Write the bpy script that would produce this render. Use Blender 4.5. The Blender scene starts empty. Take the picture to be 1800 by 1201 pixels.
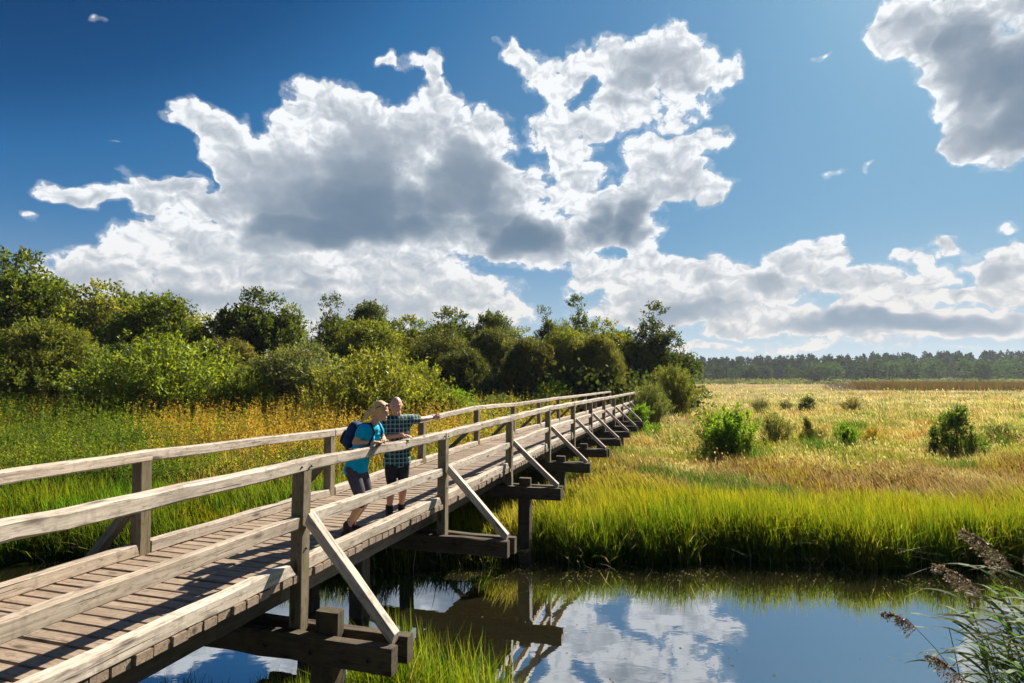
import bpy, bmesh, math, random
import numpy as np
from mathutils import Vector, Matrix

R = math.radians
scn = bpy.context.scene
COL = scn.collection

# ------------------------------------------------------------------ camera
CAM_Z = 3.93
FPX, PITCH = 1049.5, 0.0612
cd = bpy.data.cameras.new('camera')
cd.sensor_width = 36.0
cd.lens = FPX / 1800 * 36
cd.clip_start = 0.1
cd.clip_end = 6000
cam = bpy.data.objects.new('camera', cd)
COL.objects.link(cam)
cam.location = (0, 0, CAM_Z)
cam.rotation_euler = (R(90) + PITCH, 0, 0)
scn.camera = cam

# ------------------------------------------------------------------ light
SUN_AZ, SUN_EL = R(38), R(36)          # azimuth clockwise from +Y
SUND = Vector((math.sin(SUN_AZ) * math.cos(SUN_EL), math.cos(SUN_AZ) * math.cos(SUN_EL), math.sin(SUN_EL)))
sl = bpy.data.lights.new('sun', 'SUN')
sl.energy = 5.0
sl.angle = R(0.5)
sl.color = (1.0, 0.93, 0.80)
sun = bpy.data.objects.new('sun', sl)
COL.objects.link(sun)
sun.rotation_euler = (-SUND).to_track_quat('-Z', 'Y').to_euler()

scn.view_settings.view_transform = 'Standard'
scn.view_settings.look = 'None'
scn.view_settings.gamma = 1.0
EXPO = 1.3
scn.view_settings.exposure = EXPO
scn.cycles.max_bounces = 8
scn.cycles.transparent_max_bounces = 4
scn.cycles.diffuse_bounces = 4
scn.cycles.glossy_bounces = 3
scn.cycles.caustics_reflective = False
scn.cycles.caustics_refractive = False


def px_ray(x, y):
    """direction of a photograph pixel as seen from the camera (used only to size the clouds in azimuth / elevation)"""
    u = (x - 900) / FPX
    v = -(y - 600.5) / FPX
    c, s = math.cos(PITCH), math.sin(PITCH)
    return (u, c - s * v, s + c * v)


def px_ang(x, y):
    a, b, c = px_ray(x, y)
    return math.atan2(a, b), math.atan2(c, math.hypot(a, b))


# ------------------------------------------------------------------ node helper
class NT:
    def __init__(self, tree):
        self.t = tree
        self.n = tree.nodes
        self.l = tree.links

    def new(self, typ, **kw):
        nd = self.n.new(typ)
        for k, v in kw.items():
            setattr(nd, k, v)
        return nd

    def put(self, sock, v):
        if isinstance(v, bpy.types.NodeSocket):
            self.l.new(v, sock)
        elif v is not None:
            if sock.type == 'RGBA' and len(v) == 3:
                v = (*v, 1)
            sock.default_value = v

    def math(self, op, a, b=None, c=None, clamp=False):
        nd = self.new('ShaderNodeMath', operation=op, use_clamp=clamp)
        for i, v in enumerate((a, b, c)):
            if v is not None:
                self.put(nd.inputs[i], v)
        return nd.outputs[0]

    def vm(self, op, a, b=None, scale=None):
        nd = self.new('ShaderNodeVectorMath', operation=op)
        self.put(nd.inputs[0], a)
        if b is not None:
            self.put(nd.inputs[1], b)
        if scale is not None:
            self.put(nd.inputs['Scale'], scale)
        return nd.outputs['Value'] if op in ('LENGTH', 'DOT_PRODUCT', 'DISTANCE') else nd.outputs[0]

    def noise(self, vec, scale, detail=4, rough=0.55, dist=0.0, color=False, lac=2.0, dim='3D'):
        nd = self.new('ShaderNodeTexNoise', noise_dimensions=dim)
        if vec is not None:
            self.put(nd.inputs['Vector'], vec)
        self.put(nd.inputs['Scale'], scale)
        nd.inputs['Detail'].default_value = detail
        nd.inputs['Roughness'].default_value = rough
        nd.inputs['Lacunarity'].default_value = lac
        nd.inputs['Distortion'].default_value = dist
        return nd.outputs['Color'] if color else nd.outputs[0]

    def step(self, v, a, b, lo=0.0, hi=1.0, typ='SMOOTHSTEP'):
        nd = self.new('ShaderNodeMapRange', interpolation_type=typ)
        self.put(nd.inputs[0], v)
        for i, q in enumerate((a, b, lo, hi)):
            self.put(nd.inputs[i + 1], q)
        return nd.outputs[0]

    def mix(self, f, a, b, mode='MIX'):
        nd = self.new('ShaderNodeMix', data_type='RGBA', blend_type=mode)
        self.put(nd.inputs[0], f)
        self.put(nd.inputs[6], a)
        self.put(nd.inputs[7], b)
        return nd.outputs[2]

    def ramp(self, f, stops):
        nd = self.new('ShaderNodeValToRGB')
        e = nd.color_ramp.elements
        while len(e) < len(stops):
            e.new(0.5)
        for i, (p, c) in enumerate(stops):
            e[i].position = p
            e[i].color = (*c, 1)
        self.put(nd.inputs[0], f)
        return nd.outputs[0]

    def attr(self, name, out='Vector'):
        nd = self.new('ShaderNodeAttribute', attribute_name=name)
        return nd.outputs[out]


# ------------------------------------------------------------------ world: sky with cumulus
SKYS = 0.1
world = bpy.data.worlds.new('World')
scn.world = world
world.use_nodes = True
world.cycles.sampling_method = 'MANUAL'
world.cycles.sample_map_resolution = 512


def build_world():
    w = NT(world.node_tree)
    w.n.clear()
    out = w.new('ShaderNodeOutputWorld')
    bg = w.new('ShaderNodeBackground')
    bg.inputs['Strength'].default_value = SKYS
    w.l.new(bg.outputs[0], out.inputs[0])
    sky = w.new('ShaderNodeTexSky', sky_type='NISHITA')
    sky.sun_disc = False
    sky.sun_elevation = SUN_EL
    sky.sun_rotation = SUN_AZ
    sky.altitude = 50
    sky.air_density = 1.0
    sky.dust_density = 0.6
    sky.ozone_density = 2.0
    tc = w.new('ShaderNodeTexCoord').outputs['Generated']
    sep = w.new('ShaderNodeSeparateXYZ')
    w.put(sep.inputs[0], tc)
    X, Y, Z = sep.outputs
    phi = w.math('ARCTAN2', X, Y)
    el = w.math('ARCSINE', Z)
    # the clear sky as a polariser renders it: the Sky Texture's luminance keyed to deep blues
    lum = w.vm('DOT_PRODUCT', sky.outputs[0], (0.02, 0.06, 0.02))
    G = 1.0 / (SKYS * 2 ** EXPO)
    rp = [(0.22, (0.004, 0.050, 0.165)), (0.26, (0.010, 0.085, 0.25)), (0.30, (0.030, 0.160, 0.385)), (0.37, (0.075, 0.23, 0.46)),
          (0.54, (0.14, 0.32, 0.55)), (0.80, (0.21, 0.42, 0.63)), (0.90, (0.25, 0.46, 0.66)), (1.0, (0.29, 0.50, 0.69))]
    skyc = w.ramp(lum, [(p, tuple(q * G for q in c)) for p, c in rp])
    hz = w.math('POWER', w.step(el, -0.01, 0.24, 1.0, 0.0, 'LINEAR'), 1.9)
    skyc = w.mix(hz, skyc, tuple(q * G for q in (0.66, 0.74, 0.78)))
    # cumulus: sum of soft blobs in azimuth / elevation, edges broken by noise
    P = w.new('ShaderNodeCombineXYZ')
    w.put(P.inputs[0], phi)
    w.put(P.inputs[1], el)
    P = P.outputs[0]
    st = w.vm('MULTIPLY', P, (1.0, 1.3, 0.0))
    warp = w.vm('SUBTRACT', w.noise(st, 5.5, 3, 0.6, color=True, dim='2D'), (0.5, 0.5, 0.5))
    warp2 = w.vm('SUBTRACT', w.noise(st, 22, 2, 0.5, color=True, dim='2D'), (0.5, 0.5, 0.5))
    P = w.vm('ADD', P, w.vm('MULTIPLY', warp, (0.085, 0.06, 0)))
    P = w.vm('ADD', P, w.vm('MULTIPLY', warp2, (0.028, 0.024, 0)))
    acc = None
    thick = None

    def mad(v, m, c):
        nd = w.new('ShaderNodeVectorMath', operation='MULTIPLY_ADD')
        for i, q in enumerate((v, m, c)):
            w.put(nd.inputs[i], q)
        return nd.outputs[0]
    sp2 = w.new('ShaderNodeSeparateXYZ')
    w.put(sp2.inputs[0], P)
    ph3, el3 = w.new('ShaderNodeCombineXYZ'), w.new('ShaderNodeCombineXYZ')
    for i in range(3):
        w.put(ph3.inputs[i], sp2.outputs[0])
        w.put(el3.inputs[i], sp2.outputs[1])
    bl = list(BLOBS)
    while len(bl) % 3:
        bl.append((900, 300, 10, 10, 0.0, 0.0))
    for k in range(0, len(bl), 3):              # three blobs ride in one vector
        mx, ox, my, oy, wt, tk = [], [], [], [], [], []
        for x, y, rx, ry, wgt, th in bl[k:k + 3]:
            cph, cel = px_ang(x, y)
            ix = 1 / abs(px_ang(x + rx, y)[0] - cph)
            iy = 1 / abs(px_ang(x, y - ry)[1] - cel)
            mx.append(ix)
            ox.append(-cph * ix)
            my.append(iy)
            oy.append(-cel * iy)
            wt.append(wgt)
            tk.append(th / wgt if wgt else 0)
        dx = mad(ph3.outputs[0], tuple(mx), tuple(ox))
        dy = mad(el3.outputs[0], tuple(my), tuple(oy))
        r2 = mad(dy, dy, w.vm('MULTIPLY', dx, dx))
        v = w.vm('MAXIMUM', mad(r2, tuple(-q for q in wt), tuple(wt)), (0, 0, 0))
        acc = v if acc is None else w.vm('ADD', acc, v)
        if any(tk):
            thick = w.vm('MULTIPLY', v, tuple(tk)) if thick is None else mad(v, tuple(tk), thick)
    acc = w.vm('DOT_PRODUCT', acc, (1, 1, 1))
    thick = w.vm('DOT_PRODUCT', thick, (1, 1, 1))
    # random cumulus elsewhere round the sky, where the photograph does not look
    back = w.step(w.math('ABSOLUTE', phi), 0.80, 1.0, 0.0, 1.0)
    bn = w.noise(st, 2.2, 4, 0.55, dim='2D')
    acc = w.math('ADD', acc, w.math('MULTIPLY', w.step(bn, 0.60, 0.74, 0.0, 1.0), back))
    wv = w.vm('ADD', st, w.vm('SCALE', warp2, scale=0.035))

    def billow(vec):
        nd = w.new('ShaderNodeTexVoronoi', voronoi_dimensions='2D')
        w.put(nd.inputs['Vector'], vec)
        nd.inputs['Scale'].default_value = 17.0
        nd.inputs['Detail'].default_value = 2.6
        nd.inputs['Roughness'].default_value = 0.62
        nd.inputs['Lacunarity'].default_value = 2.3
        return w.math('SUBTRACT', 0.45, nd.outputs['Distance'])
    fb = w.noise(st, 19, 7, 0.64, dim='2D')
    vb = billow(wv)
    vb2 = billow(w.vm('ADD', wv, tuple(Vector((0.006, 0.014, 0)))))
    big = w.noise(st, 4.5, 3, 0.5, dim='2D')
    acs = w.math('MINIMUM', acc, 1.6)
    D = w.math('ADD', w.math('MINIMUM', w.math('MULTIPLY', acc, 1.55), 1.35), w.math('MULTIPLY', w.math('SUBTRACT', fb, 0.5), 1.75))
    D = w.math('ADD', D, w.math('MULTIPLY', vb, 0.50))
    D = w.math('ADD', D, w.math('MULTIPLY', w.math('SUBTRACT', big, 0.5), 0.7))
    has = w.step(acc, 0.0, 0.12)
    alpha = w.step(D, 0.27, 0.55)
    wisp = w.math('MULTIPLY', w.step(D, -0.1, 0.45), 0.30)
    alpha = w.math('MULTIPLY', w.math('MAXIMUM', alpha, wisp), has)
    T = w.math('ADD', acs, w.math('MULTIPLY', w.math('SUBTRACT', big, 0.5), 1.5))
    T = w.math('ADD', T, w.math('MULTIPLY', w.math('SUBTRACT', fb, 0.5), 0.9))
    body = w.step(T, 0.35, 1.9)
    grey = w.math('ADD', w.math('MULTIPLY', body, 0.55), w.math('MULTIPLY', w.math('MULTIPLY', thick, w.step(T, 0.1, 1.5)), 1.35))
    rel = w.math('MULTIPLY', w.math('SUBTRACT', vb, vb2), 0.80)
    rel = w.math('MULTIPLY', rel, w.math('MAXIMUM', w.math('SUBTRACT', 1.0, grey), 0.12))
    grey = w.math('SUBTRACT', grey, rel)
    grey = w.math('SUBTRACT', 1.0, w.math('EXPONENT', w.math('MULTIPLY', w.math('MAXIMUM', grey, 0.0), -1.25)))
    low = w.step(el, 0.0, 0.28, 1.0, 0.0)          # far clouds: warmer, hazier
    white = w.mix(low, tuple(q * G for q in (0.93, 0.96, 0.99)), tuple(q * G for q in (0.82, 0.79, 0.76)))
    dark = w.mix(low, tuple(q * G for q in (0.105, 0.185, 0.285)), tuple(q * G for q in (0.26, 0.36, 0.47)))
    cl = w.mix(grey, white, dark)
    fin = w.mix(alpha, skyc, cl)
    w.put(bg.inputs[0], fin)


# (x, y, rx, ry, weight, greyness) in photograph pixels: where each cloud stands in azimuth / elevation
BLOBS = [
    # big cumulus: left arm and upper edge
    (345, 200, 45, 38, 0.8, 0), (395, 215, 60, 42, 0.8, 0), (400, 275, 55, 60, 0.8, 0), (455, 300, 90, 75, 0.9, 0.05), (545, 180, 58, 50, 0.8, 0), (600, 200, 70, 60, 0.8, 0),
    (520, 250, 70, 60, 0.7, 0.0), (640, 250, 110, 90, 0.8, 0.15), (560, 340, 170, 90, 0.9, 0.30), (720, 320, 200, 120, 0.9, 0.50), (640, 385, 190, 75, 0.7, 0.65),
    (740, 215, 60, 60, 0.8, 0), (780, 180, 40, 70, 0.8, 0), (780, 120, 24, 34, 0.7, 0), (690, 105, 30, 24, 0.75, 0), (735, 118, 40, 22, 0.5, 0), (845, 250, 80, 80, 0.8, 0.1), (830, 330, 100, 100, 0.7, 0.4),
    (500, 415, 150, 40, 0.8, 0.65), (700, 420, 170, 50, 0.7, 0.45), (440, 370, 100, 50, 0.7, 0.1),
    (930, 430, 90, 50, 0.7, 0.5), (1010, 240, 60, 50, 0.6, 0.2), (870, 420, 80, 50, 0.6, 0.6),
    # right part
    (890, 85, 28, 30, 0.75, 0), (930, 115, 40, 40, 0.75, 0), (980, 150, 40, 55, 0.8, 0.05), (1010, 110, 40, 40, 0.5, 0), (1085, 120, 80, 70, 0.85, 0.2), (1165, 80, 60, 48, 0.8, 0.0), (1130, 150, 120, 70, 0.8, 0.45),
    (1215, 110, 70, 55, 0.8, 0.05), (1285, 130, 48, 42, 0.8, 0), (1240, 165, 70, 40, 0.6, 0.1), (1060, 205, 90, 45, 0.7, 0.45), (965, 225, 50, 55, 0.75, 0.1), (985, 290, 50, 50, 0.8, 0.1), (910, 360, 90, 80, 0.8, 0.4),
    (1015, 345, 70, 60, 0.8, 0.15), (1140, 265, 70, 34, 0.8, 0.0), (1225, 260, 60, 32, 0.8, 0), (1150, 320, 100, 60, 0.85, 0.35), (1235, 330, 50, 42, 0.75, 0.0), (1080, 385, 90, 62, 0.85, 0.75), (960, 430, 110, 60, 0.8, 0.6),
    (1130, 395, 60, 60, 0.6, 0.5), (1205, 205, 60, 26, 0.35, 0.0),
    # left bank
    (120, 345, 90, 22, 0.75, 0.10), (215, 350, 90, 24, 0.75, 0.30), (320, 350, 110, 36, 0.8, 0.35), (275, 325, 60, 22, 0.7, 0), (330, 320, 40, 20, 0.5, 0), (50, 381, 30, 9, 0.55, 0),
    (175, 455, 80, 42, 0.85, 0.0), (130, 480, 70, 36, 0.7, 0.0), (215, 405, 70, 28, 0.75, 0.0), (320, 400, 90, 34, 0.8, 0.0), (300, 450, 120, 50, 0.8, 0.05), (420, 460, 160, 50, 0.8, 0.05), (250, 510, 160, 50, 0.8, 0.30),
    (400, 520, 200, 44, 0.7, 0.30), (600, 480, 200, 44, 0.8, 0.05), (560, 505, 60, 16, 0.3, 0.4), (760, 480, 130, 44, 0.75, 0.0), (700, 530, 180, 44, 0.75, 0.15), (850, 520, 90, 42, 0.75, 0.0), (540, 550, 330, 44, 0.7, 0.15), (880, 560, 100, 36, 0.6, 0),
    (300, 600, 500, 50, 0.8, 0.2), (60, 560, 200, 60, 0.7, 0.1),
    # right horizon bank
    (1040, 480, 60, 34, 0.75, 0.0), (1000, 510, 40, 26, 0.4, 0), (1130, 440, 40, 50, 0.75, 0.0), (1140, 490, 110, 44, 0.85, 0.05), (1240, 480, 90, 40, 0.8, 0.05), (1300, 510, 120, 40, 0.8, 0.15), (1150, 545, 200, 36, 0.85, 0.40),
    (1440, 430, 60, 20, 0.8, 0.0), (1395, 460, 60, 30, 0.8, 0.05), (1450, 465, 60, 30, 0.6, 0.35), (1400, 505, 120, 36, 0.8, 0.35), (1520, 500, 90, 30, 0.75, 0.05), (1560, 530, 140, 34, 0.7, 0.25), (1500, 572, 200, 24, 0.75, 0.6),
    (1290, 585, 90, 12, 0.6, 0.3), (1600, 455, 44, 26, 0.7, 0.0), (1660, 430, 48, 24, 0.75, 0.0), (1625, 485, 60, 26, 0.7, 0.0), (1740, 460, 70, 40, 0.8, 0.15), (1790, 430, 60, 28, 0.8, 0.05), (1770, 500, 110, 46, 0.85, 0.45), (1690, 520, 60, 20, 0.6, 0.1),
    (1300, 560, 260, 30, 0.8, 0.45), (1620, 565, 260, 30, 0.8, 0.5), (1190, 610, 160, 12, 0.6, 0.1), (1450, 600, 260, 12, 0.5, 0.3), (1050, 400, 80, 50, 0.5, 0.4), (1120, 230, 100, 34, 0.4, 0.1),
    (1720, 575, 160, 24, 0.75, 0.45), (1790, 385, 40, 14, 0.5, 0.0), (1640, 610, 170, 8, 0.4, 0.3),
    # top right cloud
    (1590, 20, 60, 50, 0.8, 0.05), (1660, 60, 90, 70, 0.85, 0.35), (1570, 90, 60, 40, 0.6, 0.0), (1760, 90, 140, 100, 1.0, 0.55), (1650, 160, 60, 50, 0.7, 0.1), (1700, 220, 70, 60, 0.8, 0.1), (1790, 230, 100, 60, 0.9, 0.35),
    (1860, 150, 140, 140, 1.0, 0.5), (1700, 250, 70, 36, 0.8, 0.0), (1680, 110, 110, 80, 0.9, 0.25), (1590, 60, 70, 60, 0.8, 0.0), (1760, 180, 120, 90, 0.8, 0.3), (1850, -60, 260, 90, 1.0, 0.6),
    # little ones
    (1450, 95, 22, 10, 0.5, 0), (1470, 296, 36, 9, 0.5, 0), (1528, 282, 18, 8, 0.42, 0), (158, 42, 26, 13, 0.34, 0), (195, 245, 10, 5, 0.4, 0),
]
build_world()

SKY_ONLY = False
# ------------------------------------------------------------------ helpers


def mk(name, V, F, mat, parent=None, attrs=None, smooth=False, link=True):
    """one mesh object from numpy arrays; F is (M,k) or a list of such arrays"""
    V = np.asarray(V, np.float32).reshape(-1, 3)
    Fs = F if isinstance(F, list) and isinstance(F[0], np.ndarray) else [F]
    Fs = [np.asarray(f, np.int32) for f in Fs if len(f)]
    me = bpy.data.meshes.new(name)
    me.vertices.add(len(V))
    me.vertices.foreach_set('co', V.ravel())
    loops = np.concatenate([f.ravel() for f in Fs])
    sizes = np.concatenate([np.full(len(f), f.shape[1], np.int32) for f in Fs])
    starts = np.r_[0, np.cumsum(sizes)[:-1]].astype(np.int32)
    me.loops.add(len(loops))
    me.loops.foreach_set('vertex_index', loops)
    me.polygons.add(len(sizes))
    me.polygons.foreach_set('loop_start', starts)
    me.polygons.foreach_set('loop_total', sizes)
    me.polygons.foreach_set('use_smooth', np.full(len(sizes), bool(smooth)))
    for k, a in (attrs or {}).items():
        a = np.asarray(a, np.float32)
        at = me.attributes.new(k, 'FLOAT_VECTOR', 'POINT')
        at.data.foreach_set('vector', a.ravel())
    me.update(calc_edges=True)
    me.validate()
    if mat is not None:
        me.materials.append(mat)
    o = bpy.data.objects.new(name, me)
    if link:
        COL.objects.link(o)
    if parent is not None:
        o.parent = parent
    return o


def tag(o, label=None, cat=None, group=None, kind=None):
    for k, v in (('label', label), ('category', cat), ('group', group), ('kind', kind)):
        if v:
            o[k] = v
    return o


def empty(name, loc=(0, 0, 0), rz=0.0):
    o = bpy.data.objects.new(name, None)
    o.empty_display_size = 0.3
    COL.objects.link(o)
    o.location = loc
    o.rotation_euler = (0, 0, rz)
    return o


def vnoise(x, y, seed=0):
    """smooth value noise, vectorised, 0..1"""
    x = np.asarray(x, float)
    y = np.asarray(y, float)
    xi = np.floor(x).astype(np.int64)
    yi = np.floor(y).astype(np.int64)
    fx = x - xi
    fy = y - yi
    fx = fx * fx * (3 - 2 * fx)
    fy = fy * fy * (3 - 2 * fy)

    def h(a, b):
        n = (a * 374761393 + b * 668265263 + seed * 974634777) & 0xffffffff
        n = ((n ^ (n >> 13)) * 1274126177) & 0xffffffff
        n = n ^ (n >> 16)
        return (n & 0xffff) / 65535.0
    return (h(xi, yi) * (1 - fx) + h(xi + 1, yi) * fx) * (1 - fy) + (h(xi, yi + 1) * (1 - fx) + h(xi + 1, yi + 1) * fx) * fy


def fbm(x, y, seed=0, o=4):
    v = 0
    a = 0.5
    t = 0
    for i in range(o):
        v = v + a * vnoise(x * 2 ** i, y * 2 ** i, seed + i * 17)
        t += a
        a *= 0.5
    return v / t


def sstep(v, a, b):
    t = np.clip((v - a) / (b - a), 0, 1)
    return t * t * (3 - 2 * t)


# ------------------------------------------------------------------ materials
def mat_new(name):
    m = bpy.data.materials.new(name)
    m.use_nodes = True
    t = NT(m.node_tree)
    t.n.clear()
    out = t.new('ShaderNodeOutputMaterial')
    return m, t, out


ALB = 0.68            # one exposure-balanced scale for all base colours


def mat_wood(name, light, dark, stain, rough=0.75, green=0.0):
    light, dark, stain = (tuple(q * 0.80 for q in c) for c in (light, dark, stain))
    m, t, out = mat_new(name)
    wc = t.attr('wc')
    v = t.vm('MULTIPLY', wc, (1.3, 30, 30))
    g = t.noise(v, 1.0, 6, 0.65, 0.4)
    g2 = t.noise(t.vm('MULTIPLY', wc, (7, 120, 120)), 1.0, 3, 0.6)
    bl = t.noise(t.vm('MULTIPLY', wc, (2.0, 5, 5)), 1.0, 4, 0.6)
    f = t.math('ADD', t.math('MULTIPLY', g, 0.7), t.math('MULTIPLY', g2, 0.3))
    c = t.ramp(f, [(0.30, dark), (0.43, tuple(0.35 * a + 0.65 * b for a, b in zip(dark, light))), (0.56, light), (0.75, tuple(min(1, a * 1.12) for a in light))])
    c = t.mix(t.step(bl, 0.50, 0.72, 0, 0.75), c, stain)
    # knots
    vor = t.new('ShaderNodeTexVoronoi')
    t.put(vor.inputs['Vector'], t.vm('MULTIPLY', wc, (2.2, 7.0, 7.0)))
    vor.inputs['Scale'].default_value = 1.0
    kn = t.step(vor.outputs['Distance'], 0.06, 0.26, 0.9, 0.0)
    c = t.mix(kn, c, tuple(a * 0.45 for a in dark))
    # long drying cracks
    cr = t.noise(t.vm('MULTIPLY', wc, (0.9, 55, 55)), 1.0, 2, 0.5)
    ck = t.step(cr, 0.30, 0.37, 0.85, 0.0)
    mot = t.noise(t.vm('MULTIPLY', wc, (9, 26, 26)), 1.0, 5, 0.7)
    c = t.mix(t.step(mot, 0.50, 0.66, 0, 0.70), c, tuple(a * 0.62 for a in stain))
    c = t.mix(ck, c, tuple(a * 0.4 for a in dark))
    if green:
        gn = t.noise(t.vm('MULTIPLY', wc, (3, 9, 9)), 1.0, 4, 0.6)
        c = t.mix(t.step(gn, 0.45, 0.7, 0, green), c, (0.16, 0.15, 0.035))
    oi = t.new('ShaderNodeObjectInfo').outputs['Random']
    c = t.vm('SCALE', c, scale=t.step(oi, 0, 1, 0.80, 1.10, 'LINEAR'))
    c = t.mix(t.math('MULTIPLY', t.math('FRACT', t.math('MULTIPLY', oi, 7.3)), 0.35), c, t.mix(1.0, c, (1.0, 0.86, 0.70), 'MULTIPLY'))
    # water and algae marks in soft vertical runs
    c = t.mix(t.step(t.noise(t.vm('MULTIPLY', wc, (14, 3, 3)), 1.0, 3, 0.6), 0.56, 0.72, 0, 0.4), c, tuple(a * 0.55 for a in stain))
    b = t.new('ShaderNodeBsdfPrincipled')
    t.put(b.inputs['Base Color'], c)
    b.inputs['Roughness'].default_value = rough
    b.inputs['Specular IOR Level'].default_value = 0.25
    bump = t.new('ShaderNodeBump')
    bump.inputs['Strength'].default_value = 0.6
    bump.inputs['Distance'].default_value = 0.006
    t.put(bump.inputs['Height'], t.math('SUBTRACT', f, t.math('MULTIPLY', ck, 0.6)))
    t.put(b.inputs['Normal'], bump.outputs[0])
    t.l.new(b.outputs[0], out.inputs[0])
    return m


W_RAIL = mat_wood('bleached_timber', (0.70, 0.595, 0.485), (0.17, 0.125, 0.09), (0.40, 0.32, 0.245))
W_DECK = mat_wood('deck_timber', (0.47, 0.365, 0.275), (0.16, 0.11, 0.075), (0.31, 0.235, 0.17))
W_POST = mat_wood('post_timber', (0.32, 0.255, 0.175), (0.09, 0.065, 0.04), (0.17, 0.13, 0.085), green=0.6)
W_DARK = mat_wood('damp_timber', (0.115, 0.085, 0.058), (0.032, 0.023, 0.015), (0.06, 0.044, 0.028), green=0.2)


def mat_leaf(name, trans=0.5, rough=0.55, attr=None, gloss=0.08, tsc=(2.3, 2.15, 0.8)):
    """leaf material: colour from the object's own colour (or a blade attribute), thin and translucent"""
    m, t, out = mat_new(name)
    if attr:
        base = t.attr(attr, 'Color')
    else:
        oi = t.new('ShaderNodeObjectInfo')
        rnd = t.attr('leaf')
        sp = t.new('ShaderNodeSeparateXYZ')
        t.put(sp.inputs[0], rnd)
        base = oi.outputs['Color']
        k = t.step(sp.outputs[0], 0, 1, 0.55, 1.5, 'LINEAR')
        base = t.vm('SCALE', base, scale=k)
        # some leaves turn yellow
        yl = t.mix(1.0, base, (1.7, 1.25, 0.6), 'MULTIPLY')
        base = t.mix(t.step(sp.outputs[1], 0.55, 1.0, 0, 0.8), base, yl)
    base = t.vm('SCALE', base, scale=ALB)
    d = t.new('ShaderNodeBsdfDiffuse')
    t.put(d.inputs[0], base)
    tr = t.new('ShaderNodeBsdfTranslucent')
    t.put(tr.inputs[0], t.mix(1.0, base, tsc, 'MULTIPLY'))
    mx = t.new('ShaderNodeMixShader')
    mx.inputs[0].default_value = trans
    t.l.new(d.outputs[0], mx.inputs[1])
    t.l.new(tr.outputs[0], mx.inputs[2])
    gl = t.new('ShaderNodeBsdfGlossy')
    gl.inputs['Roughness'].default_value = rough
    gl.inputs[0].default_value = (0.9, 0.95, 0.9, 1)
    fr = t.new('ShaderNodeLayerWeight')
    fr.inputs[0].default_value = 0.12
    mx2 = t.new('ShaderNodeMixShader')
    t.put(mx2.inputs[0], t.math('MULTIPLY', fr.outputs['Fresnel'], gloss))
    t.l.new(mx.outputs[0], mx2.inputs[1])
    t.l.new(gl.outputs[0], mx2.inputs[2])
    t.l.new(mx2.outputs[0], out.inputs[0])
    return m


def mat_plain(name, color, rough=0.7, spec=0.3, noise=0.25, nscale=6.0, bump=0.0, sss=0.0):
    m, t, out = mat_new(name)
    tc = t.new('ShaderNodeTexCoord').outputs['Object']
    color = tuple(q * 0.78 for q in color)
    n = t.noise(tc, nscale, 4, 0.6)
    c = t.mix(t.step(n, 0.3, 0.7, 0, 1), tuple(a * (1 - noise) for a in color), tuple(min(1, a * (1 + noise)) for a in color))
    b = t.new('ShaderNodeBsdfPrincipled')
    t.put(b.inputs['Base Color'], c)
    b.inputs['Roughness'].default_value = rough
    b.inputs['Specular IOR Level'].default_value = spec
    if sss:
        b.inputs['Subsurface Weight'].default_value = sss
        b.inputs['Subsurface Radius'].default_value = (0.02, 0.008, 0.004)
    if bump:
        bp = t.new('ShaderNodeBump')
        bp.inputs['Strength'].default_value = bump
        bp.inputs['Distance'].default_value = 0.01
        t.put(bp.inputs['Height'], t.noise(tc, nscale * 6, 4, 0.6))
        t.put(b.inputs['Normal'], bp.outputs[0])
    t.l.new(b.outputs[0], out.inputs[0])
    return m


M_LEAF = mat_leaf('leaf', 0.5)
M_GRASS = mat_leaf('grass_blade', 0.55, attr='col', gloss=0.02, tsc=(1.75, 1.75, 0.8))
M_BARK = mat_plain('bark', (0.10, 0.085, 0.06), 0.9, 0.1, 0.4, 8, 0.6)

# ------------------------------------------------------------------ terrain


def bank_far(x):
    return 13.0 + 0.26 * np.sin(x * 0.45) + 0.17 * np.sin(x * 1.3 + 1) + 0.13 * np.sin(x * 3.1) + 0.08 * np.sin(x * 7.3 + 2) + np.where(x < -6, (x + 6) * 0.02, 0)


def bank_near(x):
    x = np.asarray(x, float)
    return 5.3 + 0.9 * np.exp(-((x + 1.6) / 1.5) ** 2) + 0.2 * np.sin(x * 0.9)


BEND = (9.8, 45.6)            # far landing of the bridge


def ground_z(x, y):
    x = np.asarray(x, float)
    y = np.asarray(y, float)
    f = sstep(y, bank_far(x) - 0.7, bank_far(x) + 0.45)
    mead = 0.24 + 0.16 * fbm(x * 0.13, y * 0.13, 3, 3) + 0.30 * (fbm(x * 0.45, y * 0.45, 13, 3) - 0.4) * sstep(y, 15, 20) + 0.10 * sstep(y, 14, 30)
    ramp = 1.35 * np.exp(-(((x - BEND[0] - 0.6) / 3.2) ** 2 + ((y - BEND[1] - 1.6) / 2.6) ** 2))
    hill = 15 * sstep(y, 500, 640) * sstep(x, -200, 650)
    z = -0.8 + f * (0.8 + mead) + ramp + hill
    g = sstep(-y, -(bank_near(x) + 0.5), -(bank_near(x) - 1.0))
    g2 = sstep(-y, -3.8, 3.0)
    g3 = g * (1.05 + 0.15 * fbm(x * 0.5, y * 0.5, 9, 2)) + g2 * 1.45
    return np.where(y < 9, -0.8 + g3, z)


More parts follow.
